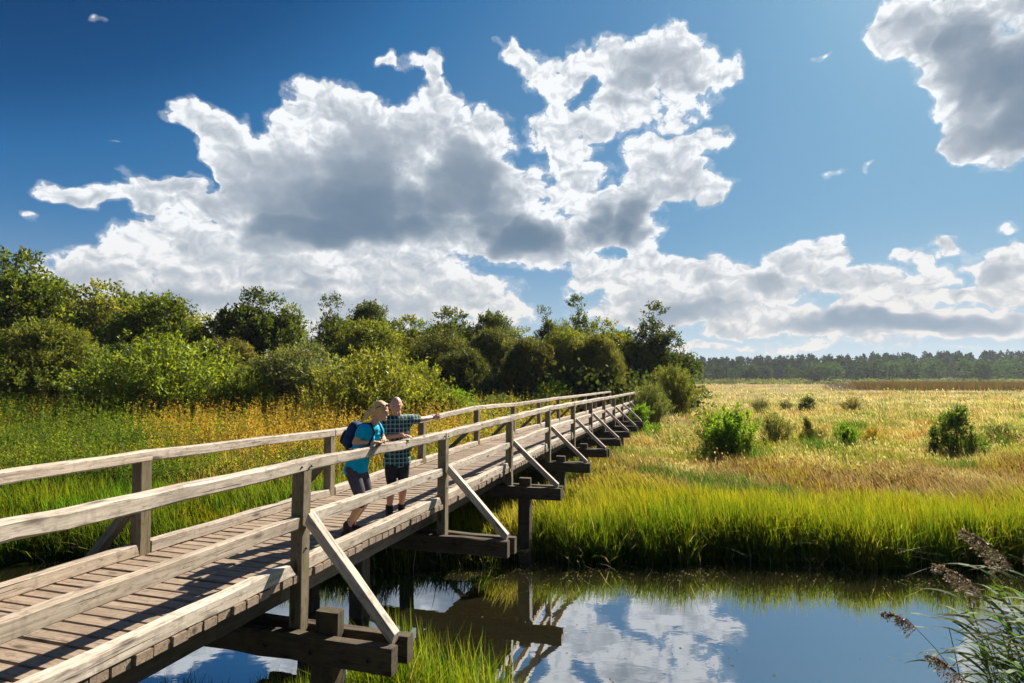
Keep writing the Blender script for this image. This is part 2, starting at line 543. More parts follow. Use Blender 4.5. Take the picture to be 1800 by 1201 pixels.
def build_ground():
    ys = np.concatenate([-np.geomspace(900, 12, 14), np.linspace(-9, 4, 14), np.linspace(4.3, 8, 16), np.linspace(8.6, 11.6, 5),
                         np.linspace(11.9, 14.2, 20), np.geomspace(14.7, 700, 70), np.geomspace(760, 3500, 10)])
    xp = np.concatenate([np.linspace(0, 24, 97), np.geomspace(24.6, 3500, 50)])
    xs = np.concatenate([-xp[::-1][:-1], xp])
    Xg, Yg = np.meshgrid(xs, ys)
    Zg = ground_z(Xg, Yg)
    V = np.stack([Xg, Yg, Zg], -1).reshape(-1, 3)
    nx, ny = len(xs), len(ys)
    i, j = np.meshgrid(np.arange(nx - 1), np.arange(ny - 1))
    a = (j * nx + i).ravel()
    F = np.stack([a, a + 1, a + nx + 1, a + nx], 1)
    m, t, out = mat_new('meadow_ground')
    geo = t.new('ShaderNodeNewGeometry').outputs['Position']
    sp = t.new('ShaderNodeSeparateXYZ')
    t.put(sp.inputs[0], geo)
    n1 = t.noise(t.vm('MULTIPLY', geo, (0.03, 0.06, 0.05)), 1.0, 5, 0.6)
    n2 = t.noise(t.vm('MULTIPLY', geo, (0.5, 0.9, 0.5)), 1.0, 6, 0.7)
    c = t.ramp(t.math('ADD', t.math('MULTIPLY', n1, 0.6), t.math('MULTIPLY', n2, 0.4)),
               [(0.32, (0.15, 0.10, 0.035)), (0.46, (0.30, 0.20, 0.06)), (0.56, (0.36, 0.27, 0.10)), (0.7, (0.17, 0.17, 0.04))])
    near = t.step(sp.outputs[1], 26, 44)
    c = t.mix(near, (0.07, 0.075, 0.025), c)
    belt = t.math('MULTIPLY', t.step(t.math('MULTIPLY_ADD', n1, 60, sp.outputs[1]), 188, 196), t.step(t.math('MULTIPLY_ADD', sp.outputs[1], -0.51, sp.outputs[0]), 0, 8))
    c = t.mix(belt, c, (0.085, 0.055, 0.035))
    mud = t.step(sp.outputs[2], 0.02, 0.30)
    c = t.mix(mud, (0.045, 0.036, 0.022), c)
    c = t.vm('SCALE', c, scale=ALB)
    b = t.new('ShaderNodeBsdfPrincipled')
    t.put(b.inputs['Base Color'], c)
    b.inputs['Roughness'].default_value = 0.95
    b.inputs['Specular IOR Level'].default_value = 0.05
    bp = t.new('ShaderNodeBump')
    bp.inputs['Strength'].default_value = 0.8
    bp.inputs['Distance'].default_value = 0.15
    t.put(bp.inputs['Height'], n2)
    t.put(b.inputs['Normal'], bp.outputs[0])
    t.l.new(b.outputs[0], out.inputs[0])
    o = mk('ground', V, F, m, smooth=True)
    tag(o, kind='structure')


def build_water():
    m, t, out = mat_new('river_water')
    geo = t.new('ShaderNodeNewGeometry').outputs['Position']
    d = t.new('ShaderNodeBsdfPrincipled')
    murk = t.noise(geo, 0.6, 4, 0.6)
    t.put(d.inputs['Base Color'], t.mix(murk, (0.012, 0.011, 0.005), (0.026, 0.022, 0.010)))
    d.inputs['Roughness'].default_value = 0.6
    d.inputs['Specular IOR Level'].default_value = 0.0
    g = t.new('ShaderNodeBsdfGlossy')
    g.inputs['Roughness'].default_value = 0.012
    g.inputs[0].default_value = (0.92, 0.95, 1.0, 1)
    fr = t.new('ShaderNodeFresnel')
    fr.inputs[0].default_value = 1.75
    bp = t.new('ShaderNodeBump')
    bp.inputs['Strength'].default_value = 0.055
    bp.inputs['Distance'].default_value = 0.02
    t.put(bp.inputs['Height'], t.noise(t.vm('MULTIPLY', geo, (2.2, 3.6, 1)), 1.0, 3, 0.5, 0.3))
    t.put(g.inputs['Normal'], bp.outputs[0])
    t.put(fr.inputs['Normal'], bp.outputs[0])
    mx = t.new('ShaderNodeMixShader')
    t.put(mx.inputs[0], t.math('MULTIPLY_ADD', fr.outputs[0], 1.1, 0.36, clamp=True))
    t.l.new(d.outputs[0], mx.inputs[1])
    t.l.new(g.outputs[0], mx.inputs[2])
    t.l.new(mx.outputs[0], out.inputs[0])
    V = [(-400, 2.5, 0), (400, 2.5, 0), (400, 14.5, 0), (-400, 14.5, 0)]
    tag(mk('river', V, [[0, 1, 2, 3]], m), kind='structure')
    V = [(235, 285, 1.0), (620, 285, 1.0), (700, 345, 1.0), (210, 345, 1.0)]
    tag(mk('lake_water', V, [[0, 1, 2, 3]], m), kind='structure')


# ------------------------------------------------------------------ grass blades (vectorised)
def blades(rng, x, y, h, w, col, lean=0.25, wind=(-0.10, -0.02), z0=None, tipcol=None, tip=0.35):
    """triangular-strip blades: returns V, F, colour"""
    n = len(x)
    z = ground_z(x, y) if z0 is None else z0
    az = rng.uniform(0, 2 * np.pi, n)
    side = np.stack([np.cos(az), np.sin(az), np.zeros(n)], 1)
    la = rng.uniform(0, 2 * np.pi, n)
    lm = np.abs(rng.normal(0, 1, n)) * lean
    L = np.stack([np.cos(la) * lm + wind[0], np.sin(la) * lm + wind[1], np.zeros(n)], 1) * h[:, None]
    lm = np.hypot(L[:, 0], L[:, 1]) / h
    base = np.stack([x, y, z - 0.03], 1)
    ts = (0.0, 0.4, 0.75)
    wf = (0.8, 1.0, 0.6)
    V = np.empty((n, 7, 3))
    C = np.empty((n, 7, 3))
    tc = col if tipcol is None else tipcol
    for k, (t, q) in enumerate(zip(ts, wf)):
        c = base + L * t ** 2 + np.array([0, 0, 1.0]) * (h * (t - 0.30 * t * t * lm).clip(0.05 * t, 2))[:, None]
        V[:, 2 * k] = c - side * (w * q / 2)[:, None]
        V[:, 2 * k + 1] = c + side * (w * q / 2)[:, None]
        f = t * t
        C[:, 2 * k] = C[:, 2 * k + 1] = col * (1 - f * tip) + tc * f * tip
    V[:, 6] = base + L + np.array([0, 0, 1.0]) * (h * (1 - 0.30 * lm).clip(0.35, 2))[:, None]
    C[:, 6] = col * (1 - tip) + tc * tip
    o = (np.arange(n) * 7)[:, None]
    Q = np.concatenate([o + [0, 1, 3, 2], o + [2, 3, 5, 4]])
    T = o + [4, 5, 6]
    return V.reshape(-1, 3), Q, T, C.reshape(-1, 3)


def heads(rng, x, y, z, size, col):
    """loose seed heads: two crossed narrow rhombs each"""
    n = len(x)
    V = []
    F = []
    for k in range(2):
        az = rng.uniform(0, np.pi, n) + k * np.pi / 2
        s = np.stack([np.cos(az), np.sin(az), np.zeros(n)], 1) * (size * 0.22)[:, None]
        c = np.stack([x, y, z], 1)
        up = np.stack([rng.normal(-0.25, 0.2, n) * size, rng.normal(0, 0.2, n) * size, size], 1)
        V.append(np.stack([c, c + up * 0.45 + s, c + up, c + up * 0.45 - s], 1))
    V = np.stack(V, 1).reshape(-1, 3)
    F = (np.arange(2 * n) * 4)[:, None] + np.arange(4)
    return V, F, np.repeat(col, 8, axis=0)


def merge(parts):
    V = []
    C = []
    Qs = []
    Ts = []
    o = 0
    for p in parts:
        V.append(p[0])
        C.append(p[-1])
        Qs.append(p[1] + o)
        if len(p) == 4:
            Ts.append(p[2] + o)
        o += len(p[0])
    return np.concatenate(V), [np.concatenate(Qs)] + ([np.concatenate(Ts)] if Ts else []), np.concatenate(C)


YG = np.array([0.205, 0.215, 0.014])     # yellow green sedge
GR = np.array([0.060, 0.145, 0.010])
DG = np.array([0.045, 0.095, 0.015])
RB = np.array([0.21, 0.105, 0.042])     # red brown
ST = np.array([0.50, 0.43, 0.285])       # straw
GO = np.array([0.39, 0.265, 0.09])      # golden
PU = np.array([0.26, 0.165, 0.125])
OL = np.array([0.19, 0.20, 0.045])
YL = np.array([0.33, 0.275, 0.018])     # yellowing sedge


def meadow_color(rng, x, y):
    n1 = fbm(x * 0.10, y * 0.16, 11)
    n2 = fbm(x * 0.33 + 40, y * 0.42, 23)
    n4 = fbm(x * 0.9, y * 0.9, 29, 2)
    n3 = rng.uniform(0, 1, len(x))
    jit = (n2 - 0.5) * 2.2 + (n4 - 0.5) * 0.8 + (n3 - 0.5) * 0.35
    yy = y * (1 + 0.9 * (n1 - 0.5)) + 0.16 * (np.minimum(x, 16) - 6)
    c = np.empty((len(x), 3))
    c[:] = YG

    def put(mask, col):
        c[mask] = col
    put((jit > 0.35), GR)
    put((jit < 0.05) | (n3 > 0.75), YL)
    a = n3 < sstep(yy + 1.2 * jit, 16.8, 20.0) * 0.9
    put(a, OL)
    put(a & (jit < 0.42), YL * 0.9)
    put(a & (jit < 0.24), RB)
    put(a & (jit < 0.0), PU)
    put(a & (jit < -0.45), ST * 0.85)
    b = rng.uniform(0, 1, len(x)) < sstep(yy, 23, 28) * 0.93
    put(b, ST)
    put(b & (jit > 0.12), OL * 1.15)
    put(b & (jit > 0.42), YG * 0.9)
    put(b & (jit < -0.12), GO)
    put(b & (jit < -0.40), RB * 1.3)
    g = rng.uniform(0, 1, len(x)) < sstep(y, 45, 100) * 0.8
    bands = fbm(x * 0.02, y * 0.055, 83, 3)
    put(g, GO * 1.1)
    put(g & (bands + jit * 0.1 > 0.50), ST)
    put(g & (bands + jit * 0.1 < 0.36), RB * 1.25)
    put(g & (n2 > 0.66), OL)
    # dark reed belt far right
    dk = (y > 160 + 22 * n1) & (x > 0.50 * y + 12 * n2)
    put(dk, np.array([0.085, 0.052, 0.034]))
    gl = 1.0 + 0.35 * (fbm(x * 0.055, y * 0.09, 131, 3) - 0.5)
    c = c * gl[:, None]
    mean = c.mean(1, keepdims=True)
    c = mean + (c - mean) * 0.88
    return c * rng.uniform(0.7, 1.25, (len(x), 1)), dk, jit


def cuts(x, y):
    """keep grass out of the bridge's own footprint near the piles' tops only; returns True where grass may grow"""
    return np.ones(len(x), bool)


def build_meadow(seed=1):
    rng = np.random.default_rng(seed)
    parts = []
    # ---- open meadow right of the bridge, from the river to the far wood
    N = 26000                                # tussocks, each a splayed handful of blades
    u = rng.uniform(1 / 420.0, 1 / 13.3, N)
    ty = 1 / u
    tx = rng.uniform(-0.05, 1.08, N) * (ty + 3)
    lx = ty * 0.3016 - 4.05
    k = (ty > bank_far(tx) + 0.2) & ((tx > lx - 0.4) | (ty > 47))
    tx, ty = tx[k], ty[k]
    c, dk, jit = meadow_color(rng, tx, ty)
    n = len(tx)
    mnd = fbm(tx * 0.30, ty * 0.38, 5, 3)
    hh = 0.25 + 1.35 * np.clip(mnd - 0.22, 0, 1) ** 1.25 + rng.normal(0, 0.08, n)
    rush = (fbm(tx * 0.42 + 60, ty * 0.40, 113, 3) > 0.66) & (ty > 17) & ~dk      # dark green rush clumps
    c[rush] = DG * 1.25 * rng.uniform(0.8, 1.3, (rush.sum(), 1))
    hh[rush] += 0.12
    pale = np.clip(c.sum(1) / ST.sum(), 0, 1)
    hh *= 1.05 - 0.35 * pale
    hh = np.clip(hh, 0.2, 1.1) * np.where(dk, 2.3, 1)
    m = 9
    rad = (0.10 + 0.0075 * ty)[:, None] * np.abs(rng.normal(0, 1, (n, m)))
    az = rng.uniform(0, 2 * np.pi, (n, m))
    x = (tx[:, None] + np.cos(az) * rad).ravel()
    y = (ty[:, None] + np.sin(az) * rad).ravel()
    h = (hh[:, None] * rng.uniform(0.55, 1.15, (n, m))).ravel()
    cc = (c[:, None] * rng.uniform(0.8, 1.2, (n, m, 1))).reshape(-1, 3)
    pr = np.repeat(pale, m)
    dkr = np.repeat(dk, m)
    w = (0.008 + y * 0.00062) * rng.uniform(0.7, 1.3, len(x))
    # pale grass is lodged: swept over by the wind in swirls
    sw = fbm(x * 0.12, y * 0.12, 97, 2) * 6.28
    wind = np.stack([-0.16 - 0.5 * pr * np.abs(np.cos(sw)), -0.03 + 0.25 * pr * np.sin(sw)], 0)
    parts.append(blades(rng, x, y, h, w, cc, 0.30, wind, tipcol=cc * 0.6 + ST * 0.4 * (0.3 + 0.7 * pr[:, None]), tip=0.4))
    # thin even fill so the ground hardly shows
    N = 60000
    u = rng.uniform(1 / 300.0, 1 / 13.3, N)
    y2 = 1 / u
    x2 = rng.uniform(-0.05, 1.05, N) * (y2 + 3)
    lx = y2 * 0.3016 - 4.05
    k = (y2 > bank_far(x2) + 0.1) & ((x2 > lx - 0.4) | (y2 > 47))
    x2, y2 = x2[k], y2[k]
    c2, dk2, j2 = meadow_color(rng, x2, y2)
    h2 = rng.uniform(0.25, 0.65, len(x2)) * np.where(dk2, 2, 1)
    parts.append(blades(rng, x2, y2, h2, 0.006 + y2 * 0.0006, c2, 0.35, (-0.2, -0.03), tipcol=c2 * 0.7 + ST * 0.3, tip=0.3))
    # seed heads, only where the grass is in flower
    k = (y > 15.5) & (rng.uniform(0, 1, len(x)) < 0.10) & ~dkr & (pr > 0.35) & (fbm(x * 0.25, y * 0.25, 47, 3) > 0.48)
    xs, ys = x[k], y[k]
    hc = np.where(rng.uniform(0, 1, (len(xs), 1)) < sstep(ys, 18, 26)[:, None], ST * 1.0, PU * 1.1) * rng.uniform(0.6, 1.15, (len(xs), 1))
    wx = wind[0][k]
    hv = heads(rng, xs + h[k] * wx * 0.9, ys + h[k] * wind[1][k] * 0.9, ground_z(xs, ys) + h[k] * 0.85, (0.05 + ys * 0.0026) * rng.uniform(0.6, 1.3, len(xs)), hc)
    V, F, C = merge(parts)
    Vh, Fh, Ch = hv
    F[0] = np.concatenate([F[0], Fh + len(V)])
    V = np.concatenate([V, Vh])
    C = np.concatenate([C, Ch])
    o = mk('meadow_grass', V, F, M_GRASS, attrs={'col': C})
    tag(o, 'tall straw gold and red brown grass filling the open meadow right of the footbridge', 'grass', kind='stuff')

    # ---- dark reed belt far out on the right
    rg2 = np.random.default_rng(seed + 9)
    N = 16000
    yb = 1 / rg2.uniform(1 / 400.0, 1 / 140.0, N)
    xb = rg2.uniform(0.42, 1.10, N) * yb
    k = yb > 152 + 45 * np.clip((0.66 - xb / yb) / 0.2, 0, 1.2) + 14 * fbm(xb * 0.05, yb * 0.05, 151)
    k &= xb / yb > 0.555 + 0.03 * fbm(yb * 0.03, yb * 0.0, 153)
    xb, yb = xb[k], yb[k]
    cb = np.where(rg2.uniform(0, 1, (len(xb), 1)) < 0.3, np.array([0.09, 0.085, 0.025]), np.array([0.10, 0.055, 0.035])) * rg2.uniform(0.6, 1.3, (len(xb), 1))
    p = blades(rg2, xb, yb, rg2.uniform(1.7, 2.3, len(xb)), yb * 0.0011, cb, 0.15, (-0.08, 0.0))
    V, F, C = merge([p])
    tag(mk('reed_belt', V, F, M_GRASS, attrs={'col': C}), 'dark brown reed belt far out on the right before the distant wood', 'reeds', kind='stuff')

    # ---- thick sedge fringe on the far bank
    rng = np.random.default_rng(seed + 1)
    N = 60000
    x = rng.uniform(-14.5, 16.5, N)
    t = rng.uniform(0, 1, N) ** 1.6 * 4.6
    y = bank_far(x) - 0.12 + t
    n = fbm(x * 0.8, y * 0.8, 31)
    cl = fbm(x * 2.2, y * 2.2, 37, 3)
    k = (rng.uniform(0, 1, N) < 0.45 + cl * 0.9)
    x, y, n, t = x[k], y[k], n[k], t[k]
    c = np.where((n + rng.normal(0, 0.15, len(x)) + 0.10 * (1.6 - t) > 0.5)[:, None], GR, YG)
    left = (x < y * 0.3016 - 6.0)
    c = np.where(left[:, None] & (rng.uniform(0, 1, (len(x), 1)) < 0.6), DG * 1.3, c)
    warm = (fbm(x * 0.7 + 7, y * 0.7, 67, 3) > 0.52) & (t > 0.9) & (rng.uniform(0, 1, len(x)) < 0.6)
    c = np.where((warm | ((t > 1.6) & (rng.uniform(0, 1, len(x)) < 0.45)))[:, None], YL * 0.95, c)
    c = c * rng.uniform(0.65, 1.25, (len(x), 1))
    lx = y * 0.3016 - 5.1
    under = np.abs(x - lx) < 1.5
    h = rng.uniform(0.55, 1.08, len(x)) * (0.58 + 0.50 * fbm(x * 0.9, y * 0.9, 41, 3) + 0.40 * fbm(x * 2.6, y * 2.6, 43, 2))
    h *= 1 - 0.10 * t
    h *= np.where(under, 0.55, 1.0) * np.where(left, 0.85, 1.0)
    kk = ~(under & (rng.uniform(0, 1, len(x)) < 0.5))
    x, y, c, h = x[kk], y[kk], c[kk], h[kk]
    wind = (-0.12, -0.05)
    lw = np.where(rng.uniform(0, 1, len(x)) < 0.12, 0.75, 0.26)
    p = blades(rng, x, y, h, rng.uniform(0.012, 0.022, len(x)), c, lw, wind, tipcol=YG * 1.15, tip=0.6)
    # a few dead pale blades hanging towards the water
    m = 420
    xd = rng.uniform(-10, 14, m)
    yd = bank_far(xd) + rng.uniform(-0.25, 0.3, m)
    p2 = blades(rng, xd, yd, rng.uniform(0.4, 0.9, m), rng.uniform(0.014, 0.026, m), ST * rng.uniform(0.6, 1.2, (m, 1)), 0.8, (-0.2, -0.6))
    V, F, C = merge([p, p2])
    o = mk('bank_sedge', V, F, M_GRASS, attrs={'col': C})
    tag(o, 'dense bright yellow green sedge fringing the far bank of the river', 'sedge', kind='stuff')

    # ---- left meadow: grass and tall herbs behind the bridge
    rng = np.random.default_rng(seed + 2)
    N = 75000
    u = rng.uniform(1 / 70.0, 1 / 14.5, N)
    y = 1 / u
    x = rng.uniform(-1.0, 0.16, N) * (y + 2)
    lx = y * 0.3016 - 5.9
    k = (x < lx) & (y > 14.5)
    x, y = x[k], y[k]
    n1 = fbm(x * 0.16, y * 0.16, 51)
    n2 = fbm(x * 0.5, y * 0.5, 57)
    r = rng.uniform(0, 1, len(x))
    c = np.empty((len(x), 3))
    c[:] = GR * 1.5
    c[(n2 + r * 0.4 > 0.78)] = YG
    warm = (n1 + (r - 0.5) * 0.25 > 0.47) & (y > 17)
    c[warm] = GO * 1.25
    c[warm & (r > 0.75)] = RB * 1.2
    c[(n1 < 0.38) & (r < 0.6)] = DG * 1.2
    c *= rng.uniform(0.7, 1.25, (len(x), 1))
    h = rng.uniform(0.5, 1.0, len(x)) * (0.8 + 0.5 * n2)
    p = blades(rng, x, y, h, 0.010 + y * 0.0009, c, 0.25, (-0.12, -0.02), tipcol=YG, tip=0.3)
    V, F, C = merge([p])
    o = mk('wild_grass', V, F, M_GRASS, attrs={'col': C})
    tag(o, 'green and orange tinted wild grass left of the footbridge', 'grass', kind='stuff')

    # tall leafy herbs: upright stems clothed with leaves
    rng = np.random.default_rng(seed + 3)
    N = 15000
    u = rng.uniform(1 / 52.0, 1 / 18.0, N)
    y = 1 / u
    x = rng.uniform(-1.0, 0.10, N) * (y + 2)
    lx = y * 0.3016 - 6.6
    dn = fbm(x * 0.22 + 9, y * 0.22, 61)
    k = (x < lx) & (dn + 0.12 * sstep(-x / y, 0.4, 0.8) + 0.25 * sstep(y, 26, 36) + rng.normal(0, 0.05, N) > 0.50)
    x, y, dn = x[k], y[k], dn[k]
    n = len(x)
    H = rng.uniform(0.85, 1.85, n) * (0.55 + 0.9 * fbm(x * 0.5, y * 0.5, 141, 3)) * (0.8 + 0.5 * dn) * (0.75 + 0.5 * sstep(y, 24, 34))
    M = 26
    t = rng.uniform(0.15, 1.0, (n, M))
    az = rng.uniform(0, 2 * np.pi, (n, M))
    ln = (0.10 + 0.08 * rng.uniform(0, 1, (n, M))) * (1.15 - 0.6 * t) * (1 + y[:, None] * 0.010)
    lean = rng.normal(0, 0.08, (n, 2))
    bx = x[:, None] + lean[:, :1] * t * H[:, None]
    by = y[:, None] + lean[:, 1:] * t * H[:, None]
    bz = ground_z(x, y)[:, None] + t * H[:, None]
    c0 = np.stack([bx, by, bz], -1)
    dr = np.stack([np.cos(az), np.sin(az), rng.uniform(0.2, 1.0, (n, M))], -1)
    dr /= np.linalg.norm(dr, axis=-1, keepdims=True)
    sd = np.stack([-np.sin(az), np.cos(az), rng.uniform(-0.4, 0.4, (n, M))], -1)
    a = c0
    b = c0 + dr * ln[..., None] * 0.5 + sd * ln[..., None] * 0.17
    cc = c0 + dr * ln[..., None]
    dd = c0 + dr * ln[..., None] * 0.5 - sd * ln[..., None] * 0.17
    V = np.stack([a, b, cc, dd], 2).reshape(-1, 3)
    F = (np.arange(n * M) * 4)[:, None] + np.arange(4)
    sp = fbm(x * 0.11 + 3, y * 0.20 + 5, 71, 3) + rng.normal(0, 0.03, n)
    q = x / y
    base = np.where((sp > 0.46)[:, None], np.array([0.165, 0.24, 0.02]), np.array([0.24, 0.27, 0.03]))
    base = np.where((sp < 0.40)[:, None], np.array([0.11, 0.165, 0.02]), base)
    warm = (sp > 0.60) | ((sp > 0.47) & (q > -0.62) & (y < 34) & (sp < 0.53))
    base = np.where(warm[:, None], np.array([0.50, 0.33, 0.05]), base)
    C = np.repeat((base * rng.uniform(0.7, 1.2, (n, 1))), M * 4, axis=0)
    o = mk('tall_herbs', V, F, M_GRASS, attrs={'col': C})
    tag(o, 'upright leafy herbs massed in front of the thicket on the left', 'herbs', kind='stuff')

    # ---- clumps on the near bank beside the first trestle
    rng = np.random.default_rng(seed + 4)
    parts = []
    spots = []
    for _ in range(150):
        cx = rng.uniform(-2.5, 0.15)
        hh = np.interp(cx, [-2.5, -1.9, -1.25, -0.8, -0.3, 0.2], [0.6, 0.85, 1.35, 1.1, 1.05, 0.6])
        spots.append((cx, rng.uniform(6.25, 7.1), hh, 30))
    for _ in range(45):
        spots.append((rng.uniform(-4.2, -2.5), rng.uniform(6.5, 7.4), 0.55, 22))
    for _ in range(40):
        spots.append((rng.uniform(0.0, 1.1), rng.uniform(5.9, 6.6), 0.5, 18))
    for _ in range(60):
        spots.append((rng.uniform(2.0, 6.0), rng.uniform(4.2, 5.6), 0.8, 30))
    for _ in range(60):
        spots.append((rng.uniform(3.1, 4.6), rng.uniform(3.6, 4.5), 1.0, 30))
    for cx, cy, hh, nb in spots:
        x = cx + rng.normal(0, 0.07, nb)
        y = cy + rng.normal(0, 0.07, nb)
        h = hh * rng.uniform(0.55, 1.2, nb)
        dead = rng.uniform(0, 1, (nb, 1)) < 0.08
        c = np.where(rng.uniform(0, 1, (nb, 1)) < 0.5, GR * 1.5, YG * 1.1) * rng.uniform(0.7, 1.25, (nb, 1))
        c = np.where(dead, ST * 0.6, c)
        parts.append(blades(rng, x, y, h, rng.uniform(0.010, 0.02, nb), c, 0.30, (-0.10, 0.02), z0=np.maximum(ground_z(x, y), -0.1), tipcol=YG, tip=0.4))
    V, F, C = merge(parts)
    o = mk('water_grass', V, F, M_GRASS, attrs={'col': C})
    tag(o, 'clumps of bright green water grass along the near bank under the trestle', 'grass', kind='stuff')


def build_flecks():
    rng = np.random.default_rng(55)
    n = 2600
    x = rng.uniform(-9, 12, n)
    near = rng.uniform(0, 1, n) < 0.75
    y = np.where(near, bank_far(x) - 0.45 - np.abs(rng.normal(0, 0.35, n)), rng.uniform(7.2, 12.5, n))
    k = (fbm(x * 0.8, y * 1.5, 57, 3) > np.where(near, 0.46, 0.60))
    x, y = x[k], y[k]
    n = len(x)
    a = rng.uniform(0, 2 * np.pi, n)
    s = rng.uniform(0.008, 0.03, n)
    d = np.stack([np.cos(a), np.sin(a), np.zeros(n)], 1) * s[:, None]
    e = np.stack([-np.sin(a), np.cos(a), np.zeros(n)], 1) * (s * rng.uniform(0.25, 0.8, n))[:, None]
    c = np.stack([x, y, rng.uniform(0.004, 0.006, n)], 1)
    V = np.stack([c - d, c - e, c + d, c + e], 1).reshape(-1, 3)
    F = (np.arange(n) * 4)[:, None] + np.arange(4)
    col = np.where(rng.uniform(0, 1, (n, 1)) < 0.5, ST * 0.7, OL) * rng.uniform(0.5, 1.2, (n, 1))
    o = mk('floating_debris', V, F, M_GRASS, attrs={'col': np.repeat(col, 4, axis=0)})
    tag(o, 'fallen leaves and bits of reed floating on the river below the far bank', 'debris', kind='stuff')


# ------------------------------------------------------------------ trees
def tube_np(pts, rad, k=6):
    pts = np.asarray(pts, float)
    n = len(pts)
    d = np.gradient(pts, axis=0)
    d /= np.linalg.norm(d, axis=1, keepdims=True) + 1e-9
    ref = np.array([0.3, 0.9, 0.1])
    u = np.cross(d, ref)
    u /= np.linalg.norm(u, axis=1, keepdims=True) + 1e-9
    v = np.cross(d, u)
    a = np.linspace(0, 2 * np.pi, k, endpoint=False)
    ring = pts[:, None] + (np.cos(a)[None, :, None] * u[:, None] + np.sin(a)[None, :, None] * v[:, None]) * np.asarray(rad)[:, None, None]
    V = ring.reshape(-1, 3)
    i, j = np.meshgrid(np.arange(k), np.arange(n - 1))
    a0 = (j * k + i).ravel()
    a1 = (j * k + (i + 1) % k).ravel()
    F = np.stack([a0, a1, a1 + k, a0 + k], 1)
    return V, F


class Acc:
    def __init__(self):
        self.V = []
        self.F = []
        self.o = 0

    def add(self, V, F):
        self.V.append(V)
        self.F.append(np.asarray(F) + self.o)
        self.o += len(V)

    def get(self):
        return np.concatenate(self.V), np.concatenate(self.F)


def curve_pts(a, b, rng, bend=0.12, n=6, sag=0.0):
    a, b = np.asarray(a, float), np.asarray(b, float)
    t = np.linspace(0, 1, n)[:, None]
    L = np.linalg.norm(b - a)
    off = rng.normal(0, bend * L, 3)
    return a + (b - a) * t + off * (t * (1 - t)) + np.array([0, 0, sag * L]) * (t * (1 - t))


def foliage(rng, anchors, dirs, spray, per, leaf, narrow=0.42, fuzz=0.35):
    n = len(anchors)
    t = rng.uniform(0, 1, (n, per, 1))
    c = anchors[:, None] + dirs[:, None] * (t * spray) + rng.normal(0, 1, (n, per, 3)) * (spray * fuzz * 0.5)
    d = dirs[:, None] * 0.6 + rng.normal(0, 0.6, (n, per, 3))
    d /= np.linalg.norm(d, axis=-1, keepdims=True)
    s = np.cross(d, rng.normal(0, 1, (n, per, 3)))
    s /= np.linalg.norm(s, axis=-1, keepdims=True)
    L = leaf * rng.uniform(0.6, 1.35, (n, per, 1))
    V = np.stack([c, c + d * L * 0.5 + s * L * narrow * 0.5, c + d * L, c + d * L * 0.5 - s * L * narrow * 0.5], 2)
    rnd = np.clip(0.5 + 0.22 * rng.normal(0, 1, (n, 1)) + 0.16 * rng.normal(0, 1, (n, per)), 0, 1)
    yel = rng.uniform(0, 1, (n, 1)) ** 2 * 0.8 + rng.uniform(0, 0.4, (n, per))
    at = np.stack([rnd, yel, np.zeros_like(rnd)], -1)
    at = np.repeat(at.reshape(-1, 3), 4, axis=0)
    F = (np.arange(n * per) * 4)[:, None] + np.arange(4)
    return V.reshape(-1, 3), F, at


